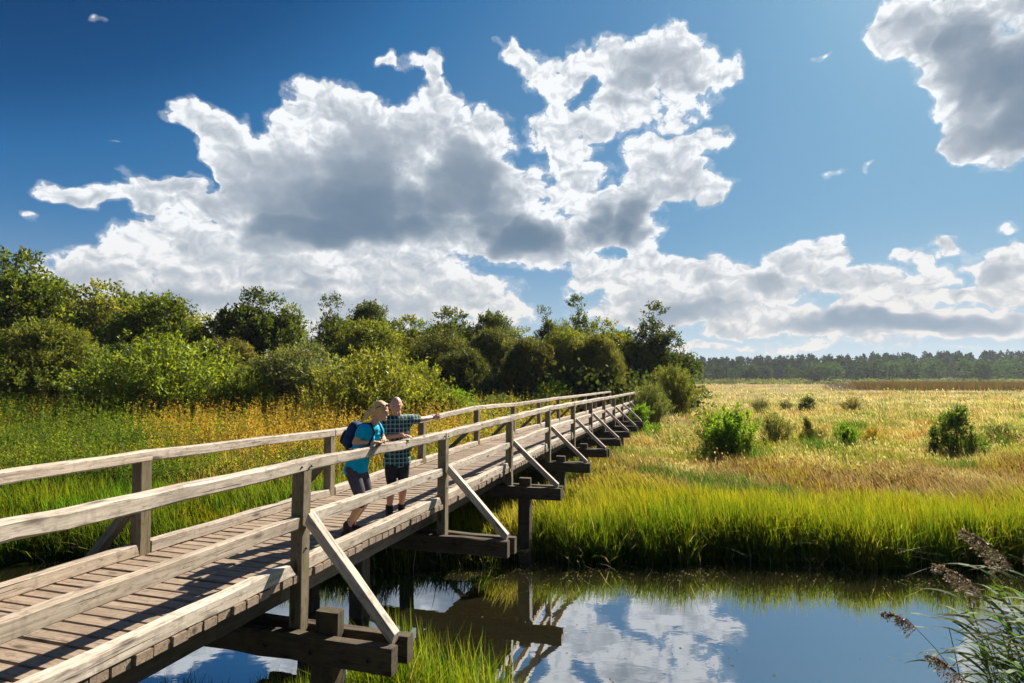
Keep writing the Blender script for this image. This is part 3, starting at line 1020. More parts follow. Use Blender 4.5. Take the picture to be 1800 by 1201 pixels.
def lobes_tree(seed, H, Wd, base, nl, lr, spray, per, nsp, leaf, up=0.35, narrow=0.42, shape='round', trunk=0.22, gap=0.0, flat=0.8, inner=0.25):
    """a tree or bush: lobes on a crown envelope, sprays of leaves on the lobes, limbs from the trunk to each lobe"""
    rng = np.random.default_rng(seed)
    Ls = []
    rz = (H - base) / 2
    cz = base + rz
    for i in range(nl):
        for _try in range(30):
            v = rng.normal(0, 1, 3)
            v /= np.linalg.norm(v)
            if shape == 'dome' and v[2] < -0.35:
                continue
            break
        rr = rng.uniform(0.55, 1.0) if rng.uniform() > inner else rng.uniform(0.1, 0.5)
        r = lr * rng.uniform(0.65, 1.35)
        wz = 1.0
        if shape == 'round':
            wz = 1.0 - 0.25 * max(0, v[2])
        p = np.array([v[0] * (Wd / 2 - r * 0.8) * rr, v[1] * (Wd / 2 - r * 0.8) * rr, cz + v[2] * (rz - r * 0.7) * rr * wz])
        if shape == 'cone':
            q = np.clip((p[2] - base) / (H - base), 0, 1)
            p[:2] *= (1.15 - 0.85 * q)
        if shape == 'dome':
            q = rng.uniform(0.02, 0.98) ** 0.85
            az = rng.uniform(0, 2 * np.pi)
            env = (Wd / 2 - r * 0.6) * (1 - q ** 2.3) ** 0.5 * (0.86 + 0.14 * min(1, q * 5))
            p = np.array([math.cos(az) * env * rr, math.sin(az) * env * rr, base + q * (H - base - r * flat * 0.9)])
        p[2] = max(p[2], r * 0.55 * flat)
        Ls.append((p, r))
    # one lobe near the top so the height is right
    Ls.append((np.array([rng.normal(0, Wd * 0.08), rng.normal(0, Wd * 0.08), H - lr * flat * 0.95]), lr))
    A = []
    D = []
    for p, r in Ls:
        n = max(4, int(nsp * (r / lr) ** 2))
        v = rng.normal(0, 1, (n, 3))
        v /= np.linalg.norm(v, axis=1, keepdims=True)
        v[:, 2] = np.where(v[:, 2] < -0.5, -v[:, 2], v[:, 2])
        rad = r * (1 - 0.5 * rng.uniform(0, 1, (n, 1)) ** 1.6)
        q = p + v * rad * np.array([1, 1, flat])
        if gap:
            g = vnoise(q[:, 0] * 0.9 + q[:, 2] * 0.7, q[:, 1] * 0.9 + q[:, 2] * 0.8, seed)
            q = q[g > gap]
            v = v[g > gap]
        d = v * (1 - up) + np.array([0, 0, 1]) * up + rng.normal(0, 0.3, v.shape)
        d /= np.linalg.norm(d, axis=1, keepdims=True)
        A.append(q)
        D.append(d)
    A = np.concatenate(A)
    D = np.concatenate(D)
    k = A[:, 2] > 0.15
    A, D = A[k], D[k]
    V, F, at = foliage(rng, A, D, spray, per, leaf, narrow)
    k = V[:, 2] < 0.02
    V[k, 2] = 0.02
    tr = Acc()
    top = H * 0.88
    if trunk:
        tp = curve_pts((0, 0, -0.3), (rng.normal(0, Wd * 0.04), rng.normal(0, Wd * 0.04), top), rng, 0.05, 9)
        tr.add(*tube_np(tp, np.linspace(trunk, trunk * 0.15, 9), 8))
        for p, r in Ls:
            hz = np.clip(p[2] - np.linalg.norm(p[:2]) * 0.55, base * 0.5 + 0.2, top * 0.95)
            q = tp[min(8, int(hz / top * 8))]
            q = q + (tp[min(8, int(hz / top * 8) + 1)] - q) * ((hz / top * 8) % 1)
            L = np.linalg.norm(p - q)
            r0 = min(trunk * 0.55, 0.025 * L + 0.02)
            bp = curve_pts(q, p, rng, 0.12, 6, 0.15)
            tr.add(*tube_np(bp, np.linspace(r0, r0 * 0.25, 6), 5))
            for _ in range(4):
                e = p + rng.normal(0, 1, 3) * r * 0.55
                tr.add(*tube_np(curve_pts(bp[3], e, rng, 0.1, 4), np.linspace(r0 * 0.4, 0.008, 4), 4))
    else:
        for _ in range(16):
            e = Ls[rng.integers(len(Ls))][0]
            b = np.array([rng.normal(0, Wd * 0.06), rng.normal(0, Wd * 0.06), -0.2])
            tr.add(*tube_np(curve_pts(b, e, rng, 0.15, 6, 0.1), np.linspace(0.035 * Wd / 4 + 0.01, 0.01, 6), 5))
    return V, F, at, tr.get()


def shoots_bush(seed, H, Wd, ns, per, leaf, narrow=0.35, spread=1.0):
    """a shrub of many upright shoots"""
    rng = np.random.default_rng(seed)
    az = rng.uniform(0, 2 * np.pi, ns)
    rr = rng.uniform(0, 1, ns) ** 0.6
    b = np.stack([np.cos(az) * rr * Wd * 0.20, np.sin(az) * rr * Wd * 0.20, np.zeros(ns)], 1)
    hh = H * (1.0 - 0.45 * rr ** 2) * rng.uniform(0.62, 1.05, ns)
    tip = np.stack([np.cos(az) * rr * Wd * 0.5 * spread, np.sin(az) * rr * Wd * 0.5 * spread, hh], 1) + rng.normal(0, 0.09 * Wd, (ns, 3)) * [1, 1, 0.3]
    tr = Acc()
    C = []
    D = []
    t = 1 - rng.uniform(0, 1, (ns, per)) ** 1.3 * 0.85
    c = b[:, None] + (tip - b)[:, None] * t[..., None]
    c[..., 2] = hh[:, None] * (1 - (1 - t) ** 1.5)
    c += rng.normal(0, 1, c.shape) * 0.05 * Wd * (1.1 - t[..., None])
    dd = (tip - b) / np.linalg.norm(tip - b, axis=1, keepdims=True)
    V, F, at = foliage(rng, c.reshape(-1, 3), np.repeat(dd, per, axis=0), leaf * 1.6, 4, leaf, narrow)
    V[:, 2] = np.maximum(V[:, 2], 0.01)
    for i in range(0, ns, max(1, ns // 40)):
        pp = b[i] + (tip[i] - b[i]) * np.linspace(0, 1, 5)[:, None]
        pp[:, 2] = hh[i] * (1 - (1 - np.linspace(0, 1, 5)) ** 1.5) - 0.05
        tr.add(*tube_np(pp, np.linspace(0.012 * Wd / 2 + 0.006, 0.005, 5), 4))
    return V, F, at, tr.get()


PROTO = {}


def proto(name, data, H, Wd, crown='crown', trunk='trunk'):
    V, F, at, (tv, tf) = data
    c = mk(crown, V, F, M_LEAF, attrs={'leaf': at}, link=False)
    t = mk(trunk, tv, tf, M_BARK, smooth=True, link=False)
    PROTO[name] = (c, t, H, Wd)


def build_protos():
    proto('oak_a', lobes_tree(101, 12, 11, 0.8, 38, 2.0, 0.8, 26, 44, 0.32, 0.30, 0.5, trunk=0.28), 12, 11)
    proto('oak_b', lobes_tree(102, 12, 10, 1.2, 34, 1.8, 0.8, 24, 42, 0.30, 0.40, 0.5, trunk=0.26, gap=0.26), 12, 10)
    proto('oak_c', lobes_tree(103, 12, 12, 0.4, 42, 1.9, 0.9, 24, 42, 0.30, 0.35, 0.5, shape='dome', trunk=0.26, gap=0.15), 12, 12)
    proto('airy_a', lobes_tree(111, 12, 7, 3.0, 22, 1.2, 0.6, 20, 28, 0.26, 0.25, 0.5, trunk=0.20, gap=0.30, flat=0.6), 12, 7)
    proto('airy_b', lobes_tree(112, 12, 6, 2.5, 20, 1.1, 0.6, 20, 28, 0.26, 0.25, 0.5, trunk=0.18, gap=0.30, flat=0.6), 12, 6)
    proto('willow_a', lobes_tree(121, 7, 9, 0.1, 52, 1.35, 0.6, 24, 44, 0.22, 0.42, 0.32, shape='dome', trunk=0.16, inner=0.12), 7, 9)
    proto('willow_b', lobes_tree(122, 7, 8, 0.1, 46, 1.25, 0.75, 24, 44, 0.22, 0.58, 0.30, shape='dome', trunk=0.16, inner=0.12), 7, 8)
    proto('willow_c', lobes_tree(123, 7, 8, 0.1, 50, 1.1, 0.55, 26, 46, 0.20, 0.35, 0.36, shape='dome', trunk=0.15, inner=0.12), 7, 8)
    proto('shrub_a', shoots_bush(131, 4.5, 6.5, 420, 13, 0.19), 4.5, 6.5, 'crown', 'stems')
    proto('shrub_b', shoots_bush(132, 4.5, 6.0, 380, 13, 0.20, 0.42), 4.5, 6.0, 'crown', 'stems')
    proto('bush_a', shoots_bush(141, 1.8, 2.4, 85, 13, 0.12, 0.5, 0.95), 1.8, 2.4, 'foliage', 'stems')
    proto('bush_b', lobes_tree(142, 1.8, 2.4, 0.05, 15, 0.42, 0.26, 13, 20, 0.12, 0.5, 0.5, shape='dome', trunk=0), 1.8, 2.4, 'foliage', 'stems')
    proto('bush_c', shoots_bush(143, 1.8, 2.6, 100, 10, 0.11, 0.4, 1.0), 1.8, 2.6, 'foliage', 'stems')


USED = set()


def plant(pn, name, X, Y, H, W, color, rz, label, cat, group=None, depth=None):
    c, t, H0, W0 = PROTO[pn]
    if pn[:5] == 'shrub':
        H *= 1.12
        W *= 1.1
    if pn[:5] == 'bush_':
        W *= 1.12
    if pn[:4] == 'airy':
        H *= 0.96
    if pn[:5] in ('willo', 'oak_a', 'oak_b', 'oak_c'):
        H *= 0.935
        W *= 1.12
    r = empty(name, (X, Y, float(ground_z(X, Y)) - 0.05), rz)
    tag(r, label, cat, group)
    first = pn not in USED
    USED.add(pn)
    for src in (c, t):
        o = src if first else src.copy()
        COL.objects.link(o)
        o.parent = r
        o.scale = (W / W0, (depth or W) / W0, H / H0)
        if src is c:
            o.color = (*color, 1)
    return r


def at_px(px, ytop, Y, wpx, base=None):
    """where a plant stands: photograph column, top row, distance and width -> X, height, width in metres"""
    X = (px - 900) / 1050 * Y
    H = (665 - ytop) / 1050 * Y + CAM_Z - float(ground_z(X, Y))
    return X, Y, H, wpx / 1050 * Y


G_TREE = (0.11, 0.15, 0.022)
G_PALE = (0.155, 0.185, 0.05)
G_OLIVE = (0.130, 0.160, 0.034)
G_DARK = (0.058, 0.082, 0.022)
G_GREY = (0.125, 0.15, 0.07)
G_LIME = (0.15, 0.205, 0.032)
G_YEL = (0.185, 0.21, 0.045)
G_FRESH = (0.13, 0.24, 0.028)


def build_trees():
    T = 'trees standing behind the thicket'
    trees = [
        ('oak_a', 35, 432, 56, 215, G_TREE, 0.3, 'big round leafy green tree at the left edge, tallest above the thicket', 'broadleaf_tree'),
        ('oak_b', 178, 488, 60, 190, G_PALE, 1.2, 'pale thin crowned tree next to the big left edge tree, sky showing through', 'broadleaf_tree'),
        ('oak_c', 285, 515, 58, 200, G_TREE, 2.2, 'mid green spreading tree between the pale tree and the dark round one', 'broadleaf_tree'),
        ('oak_a', 440, 503, 60, 170, (0.055, 0.08, 0.018), 4.0, 'dark round crowned tree standing clear above the grey green willow', 'broadleaf_tree'),
        ('oak_b', 510, 530, 62, 90, G_TREE, 0.7, 'narrow tree leaning against the right side of the dark round tree', 'broadleaf_tree'),
        ('airy_a', 573, 514, 60, 85, G_DARK, 2.9, 'small ragged dark tree with gaps in its crown, upper middle of the thicket', 'broadleaf_tree'),
        ('oak_c', 645, 528, 64, 125, G_DARK, 5.2, 'flat topped dark tree just right of the small ragged one', 'broadleaf_tree'),
        ('oak_a', 790, 538, 68, 130, (0.06, 0.085, 0.02), 1.9, 'broad low domed tree far behind the two walkers', 'broadleaf_tree'),
        ('oak_c', 868, 545, 70, 110, G_DARK, 3.3, 'dark domed tree right of the broad low one, behind the middle of the bridge', 'broadleaf_tree'),
        ('airy_b', 962, 534, 66, 62, (0.07, 0.09, 0.03), 0.5, 'slim feathery tree left of the tall open topped one', 'broadleaf_tree'),
        ('airy_a', 1016, 515, 66, 80, G_DARK, 4.4, 'tall open topped dark tree rising above the olive willows', 'broadleaf_tree'),
        ('oak_b', 1065, 556, 64, 110, G_OLIVE, 2.5, 'olive tree sloping down right of the tall open topped one', 'broadleaf_tree'),
        ('airy_a', 1150, 530, 66, 104, (0.05, 0.07, 0.022), 1.0, 'tall bare limbed tree with an open crown at the right end of the thicket', 'broadleaf_tree'),
        ('oak_b', 1172, 588, 65, 110, (0.055, 0.085, 0.02), 5.5, 'full low tree around the foot of the bare limbed one, last before the open meadow', 'broadleaf_tree'),
        ('oak_c', 1118, 600, 63, 84, G_DARK, 0.2, 'dark bushy tree beyond the far end of the footbridge', 'broadleaf_tree'),
        ('oak_c', 235, 512, 64, 150, G_TREE, 3.1, 'mid green tree directly behind the gap between the pale tree and the spreading one', 'broadleaf_tree'),
        ('oak_b', 355, 548, 62, 130, G_YEL, 0.9, 'yellowish tree sloping down to the left of the dark round one', 'broadleaf_tree'),
        ('oak_c', 605, 556, 66, 110, (0.07, 0.10, 0.026), 2.4, 'low green tree filling the dip right of the small ragged tree', 'broadleaf_tree'),
        ('oak_a', 715, 552, 70, 140, G_OLIVE, 4.6, 'olive green tree between the flat topped and the broad low one', 'broadleaf_tree'),
        ('oak_b', 915, 572, 70, 120, G_OLIVE, 1.5, 'low olive tree between the dark domed tree and the slim feathery one', 'broadleaf_tree'),
        ('oak_c', 1090, 580, 68, 90, (0.07, 0.095, 0.03), 5.0, 'low dark green tree left of the bare limbed one at the right end', 'broadleaf_tree'),
        ('oak_c', -90, 470, 60, 200, G_TREE, 1.7, 'leafy tree beyond the left edge of the thicket', 'broadleaf_tree'),
    ]
    for pn, px, yt, Y, wp, col, rz, lab, nm in trees:
        X, Y, H, W = at_px(px, yt, Y, wp)
        plant(pn, nm, X, Y, H, W, col, rz, lab, 'tree', T)
    S = 'willows and shrubs of the thicket'
    bush = [
        ('willow_a', 70, 562, 46, 215, G_OLIVE, 0.4, 'big rounded olive willow at the left edge below the tallest tree', 'willow_bush'),
        ('willow_c', -70, 600, 48, 200, G_OLIVE, 1.4, 'olive willow beyond the left edge of the picture', 'willow_bush'),
        ('willow_c', 225, 600, 52, 150, (0.05, 0.08, 0.02), 0.9, 'dark willow filling the gap behind the light green shrub on the left', 'willow_bush'),
        ('willow_c', 395, 592, 51, 150, (0.13, 0.135, 0.05), 3.9, 'domed brownish olive willow behind the light green shrub', 'willow_bush'),
        ('shrub_a', 305, 612, 42, 230, G_LIME, 0.0, 'light green shrub of upright shoots, brightest in the left half', 'shrub'),
        ('shrub_b', 205, 640, 43, 120, (0.085, 0.13, 0.025), 2.1, 'mid green shrub between the big left willow and the light green shrub', 'shrub'),
        ('willow_b', 520, 598, 45, 200, G_GREY, 2.0, 'grey green willow with dark hollow side, left of the walkers', 'willow_bush'),
        ('shrub_b', 440, 665, 41, 80, G_TREE, 4.1, 'low green shrub in front of the grey green willow', 'shrub'),
        ('willow_a', 650, 562, 56, 190, G_OLIVE, 5.0, 'wide olive willow above the heads of the two walkers', 'willow_bush'),
        ('shrub_a', 655, 632, 38, 190, G_YEL, 1.1, 'yellow green shrub of upright shoots right behind the two walkers', 'shrub'),
        ('shrub_b', 735, 655, 41, 110, (0.13, 0.16, 0.03), 3.0, 'smaller yellow green shrub right of the one behind the walkers', 'shrub'),
        ('willow_b', 770, 575, 57, 150, (0.09, 0.105, 0.035), 0.2, 'rounded willow right of the wide olive one, above the pointing arm', 'willow_bush'),
        ('willow_c', 815, 610, 52, 120, (0.06, 0.075, 0.024), 4.9, 'dark hollow willow above the middle of the far handrail', 'willow_bush'),
        ('willow_a', 870, 575, 58, 130, (0.085, 0.10, 0.035), 2.7, 'olive willow below the dark domed tree', 'willow_bush'),
        ('willow_c', 935, 590, 54, 120, (0.08, 0.09, 0.03), 1.6, 'knobbly olive willow left of the brownish one by the bridge end', 'willow_bush'),
        ('willow_b', 1000, 565, 57, 110, G_OLIVE, 3.7, 'upright olive willow under the tall open topped tree', 'willow_bush'),
        ('willow_a', 1045, 585, 55, 110, (0.115, 0.125, 0.042), 5.8, 'brownish olive willow touching the far end of the handrails', 'willow_bush'),
        ('shrub_b', 800, 692, 42, 80, G_FRESH, 0.6, 'fresh green low shrub seen over the far handrail, left of two', 'shrub'),
        ('shrub_a', 975, 680, 50, 66, G_FRESH, 2.3, 'fresh green low shrub seen over the far handrail near the bridge end, right of two', 'shrub'),
        ('shrub_b', 880, 700, 46, 80, (0.09, 0.12, 0.03), 5.1, 'small dull green shrub between the two fresh green ones', 'shrub'),
        ('shrub_a', 1138, 682, 41, 66, (0.12, 0.15, 0.07), 1.3, 'pale grey green shrub hugging the right side of the bridge end', 'shrub'),
        ('bush_b', 1128, 715, 37, 56, G_FRESH, 0.3, 'fresh green bush in the grass below the bridge end', 'bush'),
        ('shrub_b', 1182, 655, 50, 72, (0.11, 0.13, 0.035), 4.4, 'olive shrub out on the meadow edge right of the bridge end', 'shrub'),
    ]
    for pn, px, yt, Y, wp, col, rz, lab, nm in bush:
        X, Y, H, W = at_px(px, yt, Y, wp)
        plant(pn, nm, X, Y, H, W, col, rz, lab, 'bush' if nm == 'bush' else ('willow' if nm == 'willow_bush' else 'shrub'), S)
    B = 'bushes scattered over the meadow'
    mb = [
        ('bush_b', 1262, 752, 25.4, 62, (0.12, 0.20, 0.03), 3.3, 'low leafy bush growing against the left foot of the largest meadow bush'),
        ('bush_c', 1308, 758, 25.2, 50, (0.13, 0.19, 0.03), 1.9, 'low straggling bush against the right foot of the largest meadow bush'),
        ('bush_c', 1700, 760, 25.8, 50, (0.11, 0.17, 0.035), 4.4, 'low straggling bush against the right foot of the dense round bush'),
        ('bush_a', 1280, 718, 26.0, 96, G_FRESH, 0.0, 'largest bright green bush on the meadow, nearest the bridge'),
        ('bush_c', 1250, 722, 29.0, 66, (0.11, 0.14, 0.03), 2.0, 'thin pale green bush leaning out left of the largest meadow bush'),
        ('bush_c', 1360, 724, 31.5, 62, (0.13, 0.15, 0.06), 1.0, 'pale grey green open bush right behind the largest meadow bush'),
        ('bush_b', 1415, 736, 31.5, 24, (0.08, 0.10, 0.03), 4.0, 'narrow dull green bush between the pale open one and the small fresh one'),
        ('bush_c', 1434, 750, 31.0, 28, (0.10, 0.12, 0.04), 2.5, 'tiny low green bush at the foot of the narrow dull one'),
        ('bush_a', 1484, 744, 29.5, 44, G_FRESH, 3.0, 'small fresh green bush in the middle of the right hand meadow'),
        ('bush_c', 1530, 748, 30.0, 42, (0.24, 0.20, 0.03), 5.0, 'yellow tinged bush right of the small fresh green one'),
        ('bush_b', 1676, 720, 26.5, 80, (0.085, 0.14, 0.03), 0.7, 'dense round green bush standing alone on the right of the meadow'),
        ('bush_c', 1634, 770, 26.5, 30, (0.10, 0.12, 0.04), 1.7, 'low sprig left of the dense round bush'),
        ('bush_b', 1416, 699, 62.0, 32, (0.05, 0.08, 0.02), 2.2, 'small dark round bush far out on the meadow'),
        ('bush_c', 1334, 700, 62.0, 30, (0.11, 0.12, 0.06), 3.1, 'faint grey bush far out, left of the small dark round one'),
        ('bush_c', 1495, 698, 62.0, 40, (0.17, 0.15, 0.07), 4.1, 'straw tinted bush far out, right of the small dark round one'),
        ('bush_c', 1756, 745, 31.0, 60, (0.09, 0.12, 0.04), 5.1, 'flat dull green bush by the right edge of the meadow'),
        ('bush_c', 1380, 703, 66.0, 26, (0.11, 0.12, 0.05), 0.6, 'thin tuft of a bush between the two far grey and dark bushes'),
    ]
    for pn, px, yt, Y, wp, col, rz, lab in mb:
        X, Y, H, W = at_px(px, yt, Y, wp)
        plant(pn, 'bush', X, Y, H, W, col, rz, lab, 'bush', B)


def crown_cards(rng, cx, cy, cz, rx, rz, n, size, pointed=False):
    v = rng.normal(0, 1, (n, 3))
    v /= np.linalg.norm(v, axis=1, keepdims=True)
    v *= rng.uniform(0.65, 1.0, (n, 1))
    c = v * [rx, rx, rz]
    if pointed:
        q = (c[:, 2] / rz + 1) / 2
        c[:, :2] *= (1.15 - 0.8 * q)[:, None]
    c += [cx, cy, cz]
    c[:, 2] = np.maximum(c[:, 2], 0.2)
    a = rng.normal(0, 1, (n, 3))
    a /= np.linalg.norm(a, axis=1, keepdims=True)
    b = np.cross(a, rng.normal(0, 1, (n, 3)))
    b /= np.linalg.norm(b, axis=1, keepdims=True)
    s = size * rng.uniform(0.6, 1.4, (n, 1))
    V = np.stack([c - a * s, c - b * s * 0.6, c + a * s, c + b * s * 0.6], 1).reshape(-1, 3)
    return V


def build_forest():
    rng = np.random.default_rng(77)
    for kind in ('conifer', 'leafy'):
        Vs = []
        Cs = []
        n = 620 if kind == 'conifer' else 240
        for i in range(n):
            if kind == 'conifer':
                cx = rng.uniform(40, 760)
                cy = rng.uniform(505, 640)
                h = rng.uniform(18, 20.5)
                w = rng.uniform(5.0, 7.0)
                gz = float(ground_z(cx, cy))
                Vs.append(crown_cards(rng, cx, cy, gz + h * 0.5, w, h * 0.5, 190, 1.1, True))
                col = np.array([0.011, 0.022, 0.013]) * rng.uniform(0.7, 1.3)
                Cs.append(np.tile(col, (190 * 4, 1)))
            else:
                cx = rng.uniform(70, 640)
                cy = rng.uniform(440, 505) - 0.05 * cx * 0.5
                big = sstep(cx / cy, 0.42, 0.65)
                h = rng.uniform(10, 15) + 4.5 * big
                w = rng.uniform(4.5, 8)
                nc = 240
                Vs.append(crown_cards(rng, cx, cy, 0.3 + h * 0.52, w, h * 0.52, nc, 0.95))
                col = np.array([0.032, 0.054, 0.020]) * rng.uniform(0.5, 1.6) * (0.8 + 0.5 * float(big))
                Cs.append(np.tile(col, (nc * 4, 1)))
        V = np.concatenate(Vs)
        C = np.concatenate(Cs)
        F = (np.arange(len(V) // 4) * 4)[:, None] + np.arange(4)
        o = mk('forest', V, F, M_GRASS, attrs={'col': C})
        if kind == 'conifer':
            tag(o, 'dark conifer wood along the far edge of the meadow, rising to the right', 'wood', kind='stuff')
        else:
            tag(o, 'lighter green broadleaf wood in front of the distant dark conifers', 'wood', kind='stuff')
    # pale scrub at the foot of the wood
    Vs, Cs = [], []
    for i in range(260):
        cy = rng.uniform(330, 430)
        cx = rng.uniform(0.20, 1.05) * cy
        h = rng.uniform(1.5, 4.5)
        Vs.append(crown_cards(rng, cx, cy, 0.3 + h * 0.4, rng.uniform(3, 7), h * 0.5, 60, 0.55))
        Cs.append(np.tile(np.array([0.15, 0.16, 0.075]) * rng.uniform(0.6, 1.3), (240, 1)))
    V = np.concatenate(Vs)
    F = (np.arange(len(V) // 4) * 4)[:, None] + np.arange(4)
    o = mk('scrub', V, F, M_GRASS, attrs={'col': np.concatenate(Cs)})
    tag(o, 'pale low scrub strung along the foot of the distant wood', 'scrub', kind='stuff')


def build_undergrowth():
    rng = np.random.default_rng(91)
    Vs, Cs = [], []
    for i in range(620):
        u = rng.uniform(-0.95, 0.30)
        cy = rng.uniform(50, 74)
        cx = u * cy
        if cx > 18.5 - (cy - 50) * 0.05:
            continue
        h = rng.uniform(2.5, 5.5)
        n = 130
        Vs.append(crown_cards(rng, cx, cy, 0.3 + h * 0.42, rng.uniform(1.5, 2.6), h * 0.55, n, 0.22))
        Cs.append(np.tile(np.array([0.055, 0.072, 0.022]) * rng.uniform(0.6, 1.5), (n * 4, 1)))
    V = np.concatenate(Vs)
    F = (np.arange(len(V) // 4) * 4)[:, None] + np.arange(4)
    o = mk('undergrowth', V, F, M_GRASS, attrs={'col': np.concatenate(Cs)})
    tag(o, 'dark tangled undergrowth between the trunks of the thicket', 'undergrowth', kind='stuff')


# ------------------------------------------------------------------ the footbridge
YAW = 0.2929
BD = np.array([math.sin(YAW), math.cos(YAW), 0])
BN = np.array([-math.cos(YAW), math.sin(YAW), 0])
BA = np.array([-2.118, 6.136, 1.96])
SP = 3.649
WID = 2.102
NB0, NB1 = -2, 11
DZ = {-2: 0.0, -1: 0.0, 0: 0.0, 1: -0.028, 2: 0.01, 3: 0.048, 4: 0.026, 5: 0.004, 6: -0.028, 7: -0.061, 8: -0.08, 9: -0.10, 10: -0.12, 11: -0.14}
_bs = np.array([i * SP for i in range(NB0, NB1 + 1)])
_bz = np.array([DZ[i] for i in range(NB0, NB1 + 1)])


def dzs(s):
    return np.interp(s, _bs, _bz)


def bp(s, l, z):
    """bridge coordinates (along, inwards from the near face, above deck) -> world"""
    return BA + BD * s + BN * l + np.array([0, 0, z])


_wr = random.Random(5)


def beam(name, p0, p1, w, h, mat, parent, up=(0, 0, 1), seg=None, bev=0.008, jit=0.0025, cut=None, side=None):
    """a sawn timber from p0 to p1 (centre line), w across, h in the up direction; chamfered edges, slightly uneven"""
    p0 = np.asarray(p0, float)
    p1 = np.asarray(p1, float)
    L = np.linalg.norm(p1 - p0)
    d = (p1 - p0) / L
    up = np.asarray(up, float)
    if side is None:
        sd = np.cross(d, up)
        sd /= np.linalg.norm(sd)
    else:
        sd = np.asarray(side, float)
    u = np.cross(sd, d)
    u /= np.linalg.norm(u)
    n = seg or max(2, int(L / 0.35) + 1)
    a, b = w / 2, h / 2
    prof = np.array([(-a + bev, -b), (a - bev, -b), (a, -b + bev), (a, b - bev), (a - bev, b), (-a + bev, b), (-a, b - bev), (-a, -b + bev)])
    ts = np.linspace(0, 1, n)
    V = []
    W = []
    rnd = np.array([_wr.uniform(-50, 50) for _ in range(3)])
    for t in ts:
        ox, oy = _wr.gauss(0, jit), _wr.gauss(0, jit)
        for (x, y) in prof:
            xx = x + ox + _wr.gauss(0, jit * 0.5)
            yy = y + oy + _wr.gauss(0, jit * 0.5)
            q = t * L
            if cut and t in (0.0, 1.0):
                q += cut[0 if t == 0.0 else 1] * (y / b)
            V.append(p0 + d * q + sd * xx + u * yy)
            W.append(np.array([q, xx, yy]) + rnd)
    F = []
    for i in range(n - 1):
        for j in range(8):
            k = (j + 1) % 8
            F.append((i * 8 + j, i * 8 + k, (i + 1) * 8 + k, (i + 1) * 8 + j))
    F = [np.array(F), np.array([list(range(8))[::-1], [(n - 1) * 8 + j for j in range(8)]])]
    return mk(name, V, F, mat, parent, attrs={'wc': W})


